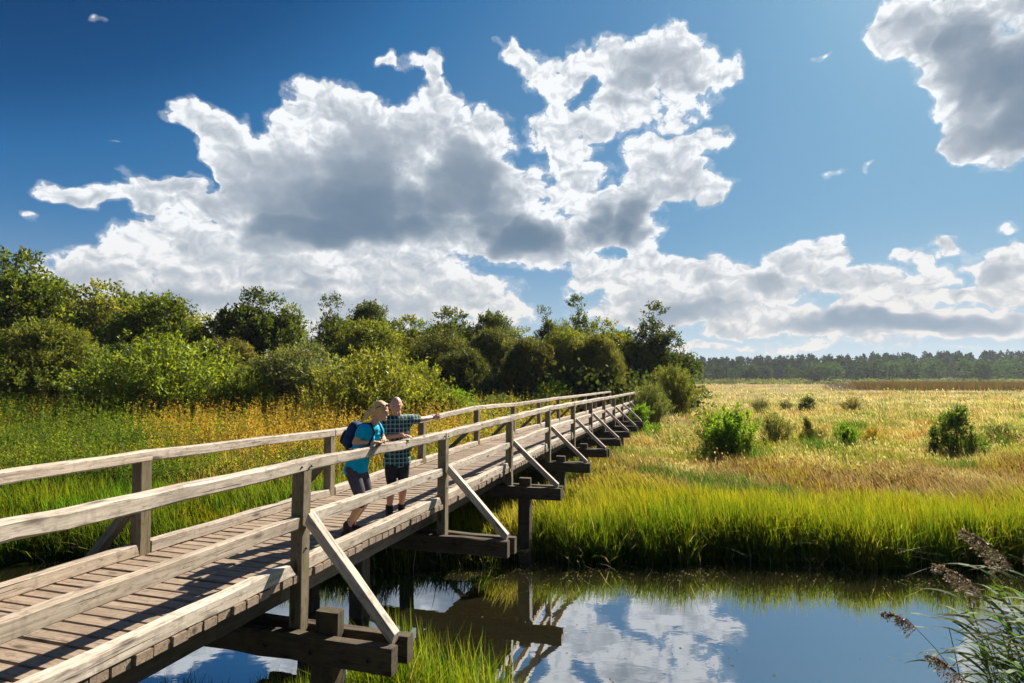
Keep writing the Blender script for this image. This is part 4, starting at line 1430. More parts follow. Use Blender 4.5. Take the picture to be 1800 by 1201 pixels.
def build_bridge():
    root = empty('footbridge', tuple(bp(0, WID / 2, -1.9)))
    inv = Matrix.Translation(-root.location)

    def fix(o):
        o.matrix_parent_inverse = inv
        return o
    B = lambda *a, **k: fix(beam(*a, **k))
    tag(root, 'long weathered timber footbridge on trestles crossing the river towards the thicket', 'footbridge')
    rg = random.Random(11)
    # ---- deck planks in one mesh
    V, F8, F4, W = [], [], [], []
    o = 0
    s = NB0 * SP
    end = NB1 * SP
    while s < end:
        pw = rg.uniform(0.128, 0.146)
        l0 = 0.025 + rg.uniform(-0.018, 0.012)
        l1 = WID + 0.115 + rg.uniform(-0.02, 0.02)
        dz = rg.gauss(0, 0.003)
        z = float(dzs(s + pw / 2)) + dz
        skew = rg.gauss(0, 0.004)
        th = 0.07
        rnd = np.array([rg.uniform(-50, 50) for _ in range(3)])
        prof = [(0, -th), (pw, -th), (pw, -0.006), (pw - 0.006, 0), (0.006, 0), (0, -0.006)]
        n = 4
        for k in range(n):
            t = k / (n - 1)
            l = l0 + (l1 - l0) * t
            wob = rg.gauss(0, 0.0015)
            for (a, b) in prof:
                V.append(bp(s + a + skew * (t - 0.5) + wob, l, z + b))
                W.append(np.array([l, a, b]) + rnd)
        for k in range(n - 1):
            for j in range(6):
                q = (j + 1) % 6
                F4.append((o + k * 6 + j, o + k * 6 + q, o + (k + 1) * 6 + q, o + (k + 1) * 6 + j))
        F8.append([o + j for j in range(6)][::-1])
        F8.append([o + (n - 1) * 6 + j for j in range(6)])
        o += n * 6
        s += pw + rg.uniform(0.016, 0.030)
    fix(mk('deck', V, [np.array(F4), np.array(F8)], W_DECK, root, attrs={'wc': W}))
    for l in (0.30, 1.10, 1.92):
        for i in range(NB0, NB1):
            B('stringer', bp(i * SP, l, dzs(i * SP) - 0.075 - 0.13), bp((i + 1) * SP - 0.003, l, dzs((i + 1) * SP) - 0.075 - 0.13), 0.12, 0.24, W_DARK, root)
    far_off = {0: 0.02, 1: -0.01, 2: -0.07, 3: 0.0, 4: -0.05, 5: -0.03}
    fd = {0: -0.543, 1: -0.476, 2: -0.36, 3: -0.378}
    for i in range(NB0, NB1 + 1):
        s = i * SP
        z = DZ[i]
        ct = fd.get(i, -0.40)          # cap top
        fo = far_off.get(i, 0)
        gz = min(float(ground_z(*bp(s, 1, 0)[:2])), 0) - 2.9
        # posts: through the deck edge down to the caps
        for side in (0, 1):
            lc = 0.07 if side == 0 else WID + 0.07
            h = 1.014 if side == 0 else 1.010 + fo
            B('post', bp(s + 0.07, lc, z + ct - 0.10), bp(s + 0.07 + rg.gauss(0, 0.004), lc, z + h), 0.14, 0.14, W_POST, root, up=BD, jit=0.003)
            # brace from mid height out to the cap end
            if side == 0:
                a, b = bp(s + 0.07, -0.035, z + 0.545), bp(s + 0.07, -1.02, z + ct + 0.01)
            else:
                a, b = bp(s + 0.07, WID + 0.175, z + 0.545), bp(s + 0.07, WID + 1.16, z + ct + 0.01)
            B('brace', a, b, 0.115, 0.10, W_RAIL if side == 0 else W_POST, root, side=BD, up=(0, 0, 1), cut=(0.03, 0.03))
        # twin caps clasping posts and piles
        for so in (-0.063, 0.205):
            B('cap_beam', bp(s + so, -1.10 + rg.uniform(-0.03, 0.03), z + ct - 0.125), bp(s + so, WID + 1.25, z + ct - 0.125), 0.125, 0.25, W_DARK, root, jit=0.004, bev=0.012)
        zg = -BA[2] - z
        for l in ((-0.29, WID + 0.42) if i != 1 else (1.55, WID + 0.42)):
            hd = 0.20 if i in (0,) else (0.16 if i in (2, 3, 4) else -0.06)
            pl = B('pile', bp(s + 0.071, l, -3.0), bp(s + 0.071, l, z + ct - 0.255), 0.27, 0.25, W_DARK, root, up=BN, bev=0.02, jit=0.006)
            if hd > 0:
                B('pile_head', bp(s + 0.071, l, z + ct - 0.25), bp(s + 0.071, l, z + ct + hd), 0.132, 0.25, W_DARK, root, up=BN, bev=0.012, jit=0.003)
    # side pieces between the bents
    for i in range(NB0, NB1):
        s0, s1 = i * SP, (i + 1) * SP
        # kerbs: near and far, ends sawn on the slant
        B('kerb_board', bp(s0 + 0.16, 0.095, dzs(s0) + 0.068), bp(s1 - 0.10, 0.095, dzs(s1) + 0.068), 0.13, 0.125, W_RAIL, root, seg=9, cut=(0.0, -0.05), jit=0.004)
        B('kerb_board', bp(s0 + 0.16, WID + 0.06, dzs(s0) + 0.068), bp(s1 - 0.02, WID + 0.06, dzs(s1) + 0.068), 0.13, 0.125, W_RAIL, root, seg=9, cut=(0.0, -0.02), jit=0.004)
        # near middle rail butts between the posts
        B('mid_rail', bp(s0 + 0.143, 0.072, dzs(s0) + 0.505), bp(s1 - 0.003, 0.072, dzs(s1) + 0.505), 0.10, 0.125, W_RAIL, root, seg=9, jit=0.004)
    # top rails run over the posts, two bays to a length
    for i in range(NB0, NB1, 1):
        s0, s1 = i * SP + 0.04, (i + 1) * SP + 0.037
        B('handrail', bp(s0, 0.070, dzs(i * SP) + 1.073), bp(s1, 0.070, dzs((i + 1) * SP) + 1.073), 0.135, 0.122, W_RAIL, root, seg=13, jit=0.0055, bev=0.014)
        f0, f1 = far_off.get(i, 0), far_off.get(i + 1, 0)
        B('handrail', bp(s0 + 0.1, WID + 0.07, dzs(i * SP) + 1.068 + f0), bp(s1 + 0.1, WID + 0.07, dzs((i + 1) * SP) + 1.068 + f1), 0.135, 0.118, W_RAIL, root, seg=9, jit=0.004, bev=0.012)
    for i in range(-1, 6):
        for dz_, ds in ((1.07, -0.03), (1.06, 0.13), (0.50, 0.20), (0.24, 0.07)):
            c = bp(i * SP + ds, 0.001 if dz_ > 1 else (0.0 if dz_ < 0.4 else 0.015), DZ[i] + dz_)
            tv, tf = tube_np([c, c + BN * -0.012], [0.013, 0.011], 8)
            fix(mk('bolt', np.concatenate([tv, [c + BN * -0.013]]), [tf, np.array([(8 + k, 8 + (k + 1) % 8, 16) for k in range(8)])], M_IRON, root, smooth=True))
    # bolt heads on the near caps
    for i in (0, 1, 2):
        V, F = [], []
        oo = 0
        for l in (-0.85, -0.22, 0.3):
            c = bp(i * SP - 0.128, l, DZ[i] + fd[i] - 0.13)
            tv, tf = tube_np([c, c - BD * 0.02], [0.022, 0.018], 8)
            V.append(tv)
            F.append(tf + oo)
            oo += len(tv)
            V.append([c - BD * 0.02])
            F.append(np.array([(oo - 8 + k, oo - 8 + (k + 1) % 8, oo, oo) for k in range(0)], int).reshape(-1, 4))
            oo += 1
        fix(mk('bolt_head', np.concatenate(V), np.concatenate([f for f in F if len(f)]), M_IRON, root, smooth=True))


M_IRON = mat_plain('rusty_iron', (0.09, 0.055, 0.04), 0.7, 0.4, 0.3, 40)
# ------------------------------------------------------------------ people
def evaluated(o):
    dg = bpy.context.evaluated_depsgraph_get()
    me = bpy.data.meshes.new_from_object(o.evaluated_get(dg))
    n = len(me.vertices)
    V = np.empty(n * 3, np.float32)
    me.vertices.foreach_get('co', V)
    F = [tuple(p.vertices) for p in me.polygons]
    bpy.data.meshes.remove(me)
    return V.reshape(-1, 3), F


def skin_mesh(nodes, edges, root=0, sub=2, lat=None):
    """tapering limbs along the edges, one closed loft per edge plus an ellipsoid per joint; solid() then fuses them.
    a radius is one number, or (across, front to back) measured along lat"""
    out = []
    k = 14
    lat = np.array([1.0, 0, 0]) if lat is None else np.asarray(lat, float)
    rr = [(r, r) if np.isscalar(r) else r for p, r in nodes]
    P = [np.asarray(p, float) for p, r in nodes]
    ang = np.linspace(0, 2 * math.pi, k, endpoint=False)
    for a, b in edges:
        d = P[b] - P[a]
        L = np.linalg.norm(d)
        if L < 1e-5:
            continue
        d = d / L
        u = lat - d * (lat @ d)
        if np.linalg.norm(u) < 0.2:
            u = np.cross(d, [0, 0, 1.0]) if abs(d[2]) < 0.9 else np.cross(d, [0, 1.0, 0])
        u /= np.linalg.norm(u)
        v = np.cross(d, u)
        V, F = [], []
        for t in (0.0, 0.33, 0.67, 1.0):
            q = t * t * (3 - 2 * t) * 0.5 + t * 0.5
            rx = rr[a][0] * (1 - q) + rr[b][0] * q
            ry = rr[a][1] * (1 - q) + rr[b][1] * q
            c = P[a] * (1 - t) + P[b] * t
            V += [c + u * math.cos(x) * rx + v * math.sin(x) * ry for x in ang]
        for i in range(3):
            for j in range(k):
                j2 = (j + 1) % k
                F.append((i * k + j, i * k + j2, (i + 1) * k + j2, (i + 1) * k + j))
        F.append(tuple(range(k))[::-1])
        F.append(tuple(3 * k + j for j in range(k)))
        out.append((np.array(V), F))
    for i, p in enumerate(P):
        nb = [e for e in edges if i in e]
        if not nb:
            continue
        e = nb[0]
        d = P[e[1]] - P[e[0]]
        d = d / (np.linalg.norm(d) + 1e-9)
        u = lat - d * (lat @ d)
        if np.linalg.norm(u) < 0.2:
            u = np.cross(d, [0, 0, 1.0]) if abs(d[2]) < 0.9 else np.cross(d, [0, 1.0, 0])
        u /= np.linalg.norm(u)
        v = np.cross(d, u)
        rx, ry = rr[i]
        V, F = ball(p, (rx, ry, min(rx, ry)), np.array([u, v, d]), 14)
        if np.linalg.det(np.array([u, v, d])) < 0:
            F = [f[::-1] for f in F]
        out.append((V, F))
    return join_raw(out)


def join_raw(parts):
    V, F, o = [], [], 0
    for v, f in parts:
        V.append(np.asarray(v, float))
        F += [tuple(int(i) + o for i in q) for q in f]
        o += len(v)
    return np.concatenate(V), F


def solid(name, parts, mat, parent, voxel=0.006, smooth=4, keep=None):
    """fuse overlapping closed shapes into one continuous surface"""
    V, F = join_raw(parts)
    me = bpy.data.meshes.new(name)
    me.from_pydata(V.tolist(), [], F)
    o = bpy.data.objects.new(name, me)
    COL.objects.link(o)
    m = o.modifiers.new('r', 'REMESH')
    m.mode = 'VOXEL'
    m.voxel_size = voxel
    m.adaptivity = 0
    if smooth:
        sm = o.modifiers.new('s', 'SMOOTH')
        sm.factor = 0.5
        sm.iterations = smooth
    V, F = evaluated(o)
    bpy.data.objects.remove(o)
    bpy.data.meshes.remove(me)
    if keep is not None:
        ok = keep(V)
        F = [f for f in F if all(ok[i] for i in f)]
    me = bpy.data.meshes.new(name)
    me.from_pydata(V.tolist(), [], F)
    me.polygons.foreach_set('use_smooth', np.ones(len(me.polygons), bool))
    me.materials.append(mat)
    o = bpy.data.objects.new(name, me)
    COL.objects.link(o)
    if parent:
        o.parent = parent
    return o


def ball(c, r, R3=None, n=20, fn=None):
    """ellipsoid as a closed mesh, R3 rows = local axes"""
    V = []
    F = []
    r = np.asarray(r, float) * np.ones(3)
    R3 = np.eye(3) if R3 is None else np.asarray(R3, float)
    m = n // 2
    P = [np.array([0, 0, 1.0])]
    for i in range(1, m):
        th = math.pi * i / m
        for j in range(n):
            ph = 2 * math.pi * j / n
            P.append(np.array([math.sin(th) * math.cos(ph), math.sin(th) * math.sin(ph), math.cos(th)]))
    P.append(np.array([0, 0, -1.0]))
    for p in P:
        q = p * r
        if fn:
            q = fn(p, q)
        V.append(np.asarray(c) + q @ R3)
    for j in range(n):
        F.append((0, 1 + j, 1 + (j + 1) % n))
        for i in range(m - 2):
            a = 1 + i * n
            F.append((a + j, a + n + j, a + n + (j + 1) % n, a + (j + 1) % n))
        a = 1 + (m - 2) * n
        F.append((a + j, len(P) - 1, a + (j + 1) % n))
    return np.array(V), F


def axes(fwd, tilt=0.0, roll=0.0):
    """local axes (right, forward, up) for a head looking along fwd, nodding down by tilt"""
    f = np.array([fwd[0], fwd[1], 0.0])
    f /= np.linalg.norm(f)
    r = np.array([f[1], -f[0], 0.0])
    u = np.array([0, 0, 1.0])
    c, s = math.cos(tilt), math.sin(tilt)
    f2 = f * c - u * s
    u2 = u * c + f * s
    c, s = math.cos(roll), math.sin(roll)
    r2 = r * c + u2 * s
    u2 = u2 * c - r * s
    return np.array([r2, f2, u2])


def head_parts(c, A, k=1.0, female=False):
    """a head centred at c with axes A; height about 0.23 k"""
    def skull(p, q):
        x, y, z = q
        jaw = max(0.0, -p[2])
        x *= 1 - 0.30 * jaw ** 1.3
        if y > 0:
            y *= 1 - 0.10 * jaw
        else:
            y *= 1 - 0.42 * jaw
        y += 0.012 * jaw
        if p[2] > 0 and p[1] < 0:
            y *= 1.06
        return np.array([x, y, z])
    L = lambda x, y, z: np.asarray(c) + np.array([x, y, z]) * k @ A
    w = 0.073 if female else 0.078
    pr = [ball(c, np.array([w, 0.094, 0.117]) * k, A, 24, skull)]
    pr.append(ball(L(0, 0.092, -0.012), np.array([0.011, 0.014, 0.026]) * k, A, 10))       # nose bridge
    pr.append(ball(L(0, 0.102, -0.028), np.array([0.017, 0.016, 0.012]) * k, A, 10))       # nose tip
    pr.append(ball(L(0, 0.080, -0.088), np.array([0.026, 0.020, 0.018]) * k, A, 10))       # chin
    pr.append(ball(L(0, 0.086, -0.058), np.array([0.023, 0.011, 0.005]) * k, A, 10))       # upper lip
    pr.append(ball(L(0, 0.085, -0.067), np.array([0.020, 0.011, 0.005]) * k, A, 10))       # lower lip
    for s in (-1, 1):
        pr.append(ball(L(s * 0.031, 0.078, 0.021), np.array([0.022, 0.014, 0.008]) * k, A, 10))   # brow
        pr.append(ball(L(s * 0.040, 0.066, -0.025), np.array([0.022, 0.018, 0.020]) * k, A, 10))  # cheek
        pr.append(ball(L(s * (w + 0.004), -0.006, -0.008), np.array([0.008, 0.018, 0.031]) * k, A, 10))  # ear
    return pr, L


def hand_parts(wrist, d, palmn, curl=0.5, k=1.0, point=False, thumb=1):
    """palm, four unequal bent fingers and a side thumb; d points along the hand, palmn out of the palm"""
    d = np.asarray(d, float)
    d /= np.linalg.norm(d)
    n = np.asarray(palmn, float)
    n -= d * (n @ d)
    n /= np.linalg.norm(n)
    s = np.cross(d, n) * thumb
    w = np.asarray(wrist, float)
    pr = [ball(w + d * 0.048 * k, np.array([0.040, 0.050, 0.016]) * k, np.array([s, d, n]), 14)]
    pr.append(ball(w + d * 0.005 * k, np.array([0.027, 0.03, 0.020]) * k, np.array([s, d, n]), 12))
    lens = (0.068, 0.076, 0.071, 0.056)
    for i, L in enumerate(lens):
        cu = curl
        if point:
            cu = 0.12 if i == 0 else 1.25
        o = w + d * (0.088 - 0.004 * abs(i - 1)) * k + s * (0.030 - 0.020 * i) * k
        pts = [w + d * 0.05 * k + s * (0.022 - 0.015 * i) * k, o]
        a = cu * 0.35
        p = o
        for j, q in enumerate((0.45, 0.30, 0.25)):
            dr = d * math.cos(a) + n * math.sin(a) + s * (0.10 - 0.06 * i)
            p = p + dr * L * q * k
            pts.append(p)
            a += cu * 0.55
        r = 0.0088 * k
        pr.append(skin_mesh([(q, r * f) for q, f in zip(pts, (1.0, 1.05, 1.0, 0.92, 0.75))], [(j, j + 1) for j in range(4)], 0, 1))
    t0 = w + d * 0.018 * k + s * 0.022 * k
    t1 = t0 + (s * 0.8 + d * 0.6) * 0.035 * k + n * 0.006 * k
    t2 = t1 + (s * 0.35 + d * 0.9 + n * 0.25) * 0.030 * k
    t3 = t2 + (s * 0.1 + d * 0.95 + n * 0.3) * 0.024 * k
    pr.append(skin_mesh([(t0, 0.012 * k), (t1, 0.0115 * k), (t2, 0.0100 * k), (t3, 0.0080 * k)], [(0, 1), (1, 2), (2, 3)], 0, 1))
    return pr


def mat_skin(name, col):
    return mat_plain(name, col, 0.5, 0.35, 0.10, 30, 0.05, sss=0.12)


def boot_parts(ankle, toe_dir, zfloor):
    """a hiking boot: upper, foot and a thick sole"""
    a = np.asarray(ankle, float)
    t = np.asarray(toe_dir, float)
    t = t / np.linalg.norm(t)
    s = np.array([-t[1], t[0], 0])
    A = np.array([s, t, [0, 0, 1.0]])
    fl = np.array([a[0], a[1], zfloor])
    pr = [skin_mesh([(a + [0, 0, 0.045], (0.052, 0.052)), (a + [0, 0, 0.03], (0.055, 0.055)), (fl + [0, 0, 0.055] + t * 0.02, (0.05, 0.05)),
                     (fl + [0, 0, 0.05] + t * 0.10, (0.043, 0.05)), (fl + [0, 0, 0.042] + t * 0.175, (0.035, 0.045))], [(0, 1), (1, 2), (2, 3), (3, 4)], 0, 1)]
    pr.append(ball(fl + [0, 0, 0.045] - t * 0.035, (0.042, 0.045, 0.05), A, 12))
    pr.append(ball(a + [0, 0, 0.055], (0.055, 0.057, 0.016), A, 12))
    sole = ball(fl + [0, 0, 0.018] + t * 0.065, (0.052, 0.155, 0.022), A, 16)
    return pr, [sole]


def build_people():
    M_SKW = mat_skin('skin_tanned', (0.80, 0.43, 0.26))
    M_SKM = mat_skin('skin_ruddy', (0.76, 0.38, 0.26))
    M_TEE = mat_plain('turquoise_cloth', (0.0, 0.48, 0.80), 0.8, 0.15, 0.12, 12, 0.3)
    M_LEG = mat_plain('grey_stretch_cloth', (0.095, 0.085, 0.105), 0.85, 0.1, 0.15, 20, 0.2)
    M_SHO = mat_plain('dark_shorts_cloth', (0.035, 0.034, 0.045), 0.85, 0.1, 0.2, 20, 0.2)
    M_BTW = mat_plain('brown_boot_leather', (0.075, 0.035, 0.025), 0.7, 0.3, 0.3, 30, 0.3)
    M_BTM = mat_plain('black_boot_leather', (0.02, 0.02, 0.024), 0.7, 0.3, 0.3, 30, 0.3)
    M_SOLE = mat_plain('boot_rubber', (0.03, 0.028, 0.026), 0.9, 0.1, 0.2, 30)
    M_HAIR = mat_plain('blonde_hair', (0.92, 0.55, 0.24), 0.5, 0.4, 0.3, 60, 0.8)
    M_PACK = mat_plain('navy_pack_cloth', (0.012, 0.045, 0.13), 0.8, 0.2, 0.3, 12, 0.4)
    M_STRAP = mat_plain('black_webbing', (0.015, 0.017, 0.022), 0.8, 0.2, 0.2, 30)
    M_EYE = mat_plain('eye', (0.05, 0.035, 0.03), 0.2, 0.5, 0.0)
    M_GLASS = mat_plain('dark_lens', (0.012, 0.012, 0.015), 0.15, 0.6, 0.0)
    M_LIP = mat_plain('lips', (0.40, 0.11, 0.09), 0.5, 0.3, 0.1)

    # plaid shirt: crossing bands in the cloth's own coordinates
    M_PLAID, t, out = mat_new('plaid_cloth')
    tc = t.new('ShaderNodeTexCoord').outputs['Object']
    sp = t.new('ShaderNodeSeparateXYZ')
    t.put(sp.inputs[0], tc)

    def band(v, f, ph, lo):
        return t.step(t.math('SINE', t.math('MULTIPLY_ADD', v, f, ph)), lo, lo + 0.12)
    hx = t.math('ADD', t.math('MULTIPLY', sp.outputs[0], 0.9), t.math('MULTIPLY', sp.outputs[1], 0.45))
    c = t.mix(t.math('ADD', t.math('MULTIPLY', band(hx, 105, 0, 0.1), 0.5), t.math('MULTIPLY', band(sp.outputs[2], 105, 0, 0.1), 0.5)),
              (0.055, 0.125, 0.12), (0.016, 0.026, 0.04))
    c = t.mix(t.math('MULTIPLY', t.math('MAXIMUM', band(hx, 105, 2.4, 0.90), band(sp.outputs[2], 105, 2.4, 0.90)), 0.75), c, (0.55, 0.68, 0.62))
    b = t.new('ShaderNodeBsdfPrincipled')
    t.put(b.inputs['Base Color'], c)
    b.inputs['Roughness'].default_value = 0.85
    b.inputs['Specular IOR Level'].default_value = 0.15
    t.l.new(b.outputs[0], out.inputs[0])

    zf = BA[2]
    # ================= the woman: leans on the near handrail, seen from her right
    P = lambda s, l, z: bp(s, l, z)
    FW, RW = -BN, -BD            # her forward (outwards over the rail) and her right
    w = empty('person', tuple(P(1.45, 0.3, 0)))
    tag(w, 'woman in turquoise t-shirt and grey knee length leggings leaning her forearms on the near handrail', 'person')
    J = {
        'pel': P(1.45, 0.26, 0.86), 'wst': P(1.45, 0.22, 1.00), 'chs': P(1.45, 0.15, 1.20), 'nkb': P(1.45, 0.06, 1.375), 'nkt': P(1.45, 0.00, 1.445),
        'shR': P(1.285, 0.085, 1.345), 'shL': P(1.615, 0.085, 1.345),
        'elR': P(1.22, 0.16, 1.185), 'wrR': P(1.40, -0.01, 1.175), 'elL': P(1.76, 0.07, 1.18), 'wrL': P(1.60, -0.02, 1.185),
        'hpR': P(1.36, 0.28, 0.83), 'knR': P(1.325, 0.11, 0.47), 'anR': P(1.325, 0.31, 0.115),
        'hpL': P(1.54, 0.28, 0.83), 'knL': P(1.56, 0.16, 0.47), 'anL': P(1.56, 0.40, 0.115),
    }
    def torso(J, k, lat, o=0.0, belly=0.0, neck=True, low=0.0):
        up = (J['nkb'] - J['wst'])
        up = up / np.linalg.norm(up)
        top = J['nkb'] - up * 0.055
        n = [(J['pel'] - np.array([0, 0, low]), (0.150 * k + o, 0.112 * k + o)), (J['wst'], (0.128 * k + o + belly, 0.098 * k + o + belly)),
             (J['chs'], (0.148 * k + o, 0.112 * k + o)), (top, (0.105 * k + o, 0.075 * k + o))]
        e = [(0, 1), (1, 2), (2, 3)]
        for s_ in 'RL':
            n.append((J['sh' + s_], 0.052 * k + o))
            e.append((3, len(n) - 1))
            n.append((J['chs'] * 0.35 + J['sh' + s_] * 0.65 - np.array([0, 0, 0.03]), 0.062 * k + o))
            e.append((2, len(n) - 1))
            e.append((len(n) - 1, len(n) - 2))
        parts = [skin_mesh(n, e, 0, 2, lat)]
        if neck:
            parts.append(skin_mesh([(top, 0.075 * k), (J['nkb'], 0.056 * k), (J['nkt'], 0.050 * k)], [(0, 1), (1, 2)]))
        return parts

    def arm(J, s_, k, o=0.0, t1=1.0):
        m = lambda t: (J['sh' + s_] * (1 - t * 2) + J['el' + s_] * t * 2) if t < 0.5 else (J['el' + s_] * (2 - t * 2) + J['wr' + s_] * (t * 2 - 1))
        rs = [(0, 0.052), (0.15, 0.050), (0.3, 0.044), (0.5, 0.037), (0.62, 0.039), (0.8, 0.032), (1.0, 0.024)]
        n = [(m(t), r * k + o) for t, r in rs if t <= t1 + 1e-6]
        if t1 < 1 and n and rs[len(n) - 1][0] < t1:
            n.append((m(t1), np.interp(t1, [q[0] for q in rs], [q[1] for q in rs]) * k + o))
        return [skin_mesh(n, [(i, i + 1) for i in range(len(n) - 1)])]

    def leg(J, s_, k, o=0.0, t1=1.0):
        m = lambda t: (J['hp' + s_] * (1 - t * 2) + J['kn' + s_] * t * 2) if t < 0.5 else (J['kn' + s_] * (2 - t * 2) + J['an' + s_] * (t * 2 - 1))
        rs = [(0, 0.084), (0.15, 0.083), (0.32, 0.074), (0.46, 0.058), (0.5, 0.056), (0.56, 0.053), (0.66, 0.057), (0.82, 0.046), (0.93, 0.037), (1.0, 0.037)]
        n = [(m(t), r * k + o) for t, r in rs if t <= t1 + 1e-6]
        n.insert(0, (J['pel'] * 0.6 + J['hp' + s_] * 0.4, 0.09 * k + o))
        return [skin_mesh(n, [(i, i + 1) for i in range(len(n) - 1)])]

    def limbs(J, k, lat):
        return torso(J, k, lat) + arm(J, 'R', k) + arm(J, 'L', k) + leg(J, 'R', k) + leg(J, 'L', k)
    A = axes(FW + BD * 0.12, 0.22)
    hc = P(1.455, -0.055, 1.560)
    hp_, HL = head_parts(hc, A, 1.03, True)
    parts = limbs(J, 0.95, BD) + hp_
    parts.append(skin_mesh([(J['nkb'], 0.055), (J['nkt'], 0.048), (hc - A[2] * 0.05 - A[1] * 0.02, 0.05)], [(0, 1), (1, 2)], 0, 1))
    parts += hand_parts(J['wrR'], BD * 0.85 + FW * 0.45, (0, 0, -1), 0.55, 0.92, thumb=-1)
    parts += hand_parts(J['wrL'], -BD * 0.8 + FW * 0.5 + np.array([0, 0, 0.1]), (0, 0, -1), 0.5, 0.92, thumb=1)
    inv = Matrix.Translation(-w.location)

    def own(o, root=w, inv=inv):
        o.parent = root
        o.matrix_parent_inverse = inv
        return o
    own(solid('body', parts, M_SKW, w, 0.0055, 3))
    # t-shirt
    bust = [ball(P(1.45 + q, 0.040, 1.225), (0.060, 0.058, 0.065), None, 12) for q in (-0.072, 0.072)]
    sh = torso(J, 0.95, BD, 0.016, 0.012, False, 0.02) + arm(J, 'R', 0.95, 0.018, 0.2) + arm(J, 'L', 0.95, 0.018, 0.2) + bust
    sh.append(skin_mesh([(J['pel'] + BN * 0.018 - np.array([0, 0, 0.16]), (0.182, 0.142)), (J['pel'] + BN * 0.018 - np.array([0, 0, 0.05]), (0.180, 0.145)), (J['pel'] + BN * 0.01 + np.array([0, 0, 0.06]), (0.158, 0.124))], [(0, 1), (1, 2)], 0, 1, BD))
    hz_ = float(J['pel'][2]) - 0.075
    own(solid('t_shirt', sh, M_TEE, w, 0.007, 5, lambda V: V[:, 2] > hz_ + 0.05 * ((V - J['pel']) @ -BN)))
    # leggings to the knee
    seat = ball(P(1.45, 0.315, 0.83), (0.145, 0.095, 0.10), np.array([BD, BN, [0, 0, 1]]), 16)
    own(solid('leggings', leg(J, 'R', 0.95, 0.010, 0.56) + leg(J, 'L', 0.95, 0.010, 0.56) + [seat, ball(J['pel'] - np.array([0, 0, 0.045]), (0.148, 0.120, 0.10), np.array([BD, -BN, [0, 0, 1]]), 16)], M_LEG, w, 0.007, 4))
    for s in 'RL':
        b, so = boot_parts(J['an' + s], FW + BD * 0.05, zf)
        bt = own(solid('boot', b, M_BTW, w, 0.006, 2))
        sl_ = solid('sole', so, M_SOLE, None, 0.006, 1)
        sl_.parent = bt
    # hair: cap, gathered back into a pony tail
    HB = lambda x, y, z: HL(x, y, z)
    cap = ball(HL(0, -0.014, 0.018), np.array([0.083, 0.100, 0.112]), A, 22)
    hair = [cap, ball(HL(0, -0.060, -0.030), (0.068, 0.062, 0.075), A, 16)]
    hair.append(skin_mesh([(HL(0, -0.10, -0.01), 0.032), (HL(0.0, -0.145, -0.05), 0.032), (HL(0.0, -0.175, -0.11), 0.026), (HL(0.01, -0.19, -0.17), 0.012)], [(0, 1), (1, 2), (2, 3)], 0, 1))
    for x in (-1, 1):
        hair.append(skin_mesh([(HL(x * 0.055, 0.035, 0.085), 0.022), (HL(x * 0.078, 0.010, 0.03), 0.018), (HL(x * 0.072, -0.03, -0.03), 0.020), (HL(x * 0.05, -0.07, -0.06), 0.02)], [(0, 1), (1, 2), (2, 3)], 0, 1))
    def keep(V):
        q = (V - hc) @ A.T
        return ~((q[:, 1] > 0.045) & (q[:, 2] < 0.060))
    own(solid('hair', hair, M_HAIR, w, 0.0055, 2, keep))
    for x in (-1, 1):
        V, F = ball(HL(x * 0.030, 0.083, 0.003), (0.013, 0.006, 0.006), A, 10)
        own(solid('eye', [(V, F)], M_EYE, w, 0.002, 0))
    own(solid('lips', [ball(HL(0, 0.094, -0.062), (0.021, 0.006, 0.007), A, 10)], M_LIP, w, 0.003, 1))
    # sunglasses pushed up into the hair
    g = empty('sunglasses', tuple(HL(0, 0.07, 0.085)))
    tag(g, 'dark sunglasses pushed up into the blonde hair of the woman', 'sunglasses')
    gi = Matrix.Translation(-g.location)
    for x in (-1, 1):
        own(solid('lens', [ball(HL(x * 0.034, 0.073, 0.088), (0.029, 0.010, 0.020), A, 14)], M_GLASS, g, 0.003, 1), g, gi)
        own(solid('temple', [skin_mesh([(HL(x * 0.062, 0.062, 0.086), 0.005), (HL(x * 0.086, 0.01, 0.06), 0.005), (HL(x * 0.085, -0.035, 0.03), 0.005)], [(0, 1), (1, 2)], 0, 1)], M_GLASS, g, 0.003, 0), g, gi)
    # backpack
    k = empty('backpack', tuple(P(1.45, 0.36, 1.15)))
    tag(k, 'small navy blue daypack worn on the back of the woman', 'backpack')
    ki = Matrix.Translation(-k.location)
    up = (J['nkb'] - J['wst'])
    up /= np.linalg.norm(up)
    bk = np.cross(BD, up)
    bk /= np.linalg.norm(bk)
    if bk @ BN < 0:
        bk = -bk
    PA = np.array([BD, bk, up])
    pc = J['chs'] + bk * 0.190 - up * 0.02
    def boxy(p, q):
        e = 0.45
        return np.sign(q) * np.abs(p) ** e * np.abs(q / np.where(np.abs(p) < 1e-6, 1, p))
    own(solid('pack_body', [ball(pc, (0.12, 0.075, 0.18), PA, 22, lambda p, q: np.sign(p) * np.abs(p) ** 0.6 * np.array([0.12, 0.072, 0.18]))], M_PACK, k, 0.008, 3), k, ki)
    own(solid('front_pocket', [ball(pc + bk * 0.065 - up * 0.06, (0.1, 0.05, 0.10), PA, 18, lambda p, q: np.sign(p) * np.abs(p) ** 0.6 * np.array([0.10, 0.045, 0.10]))], M_STRAP, k, 0.008, 3), k, ki)
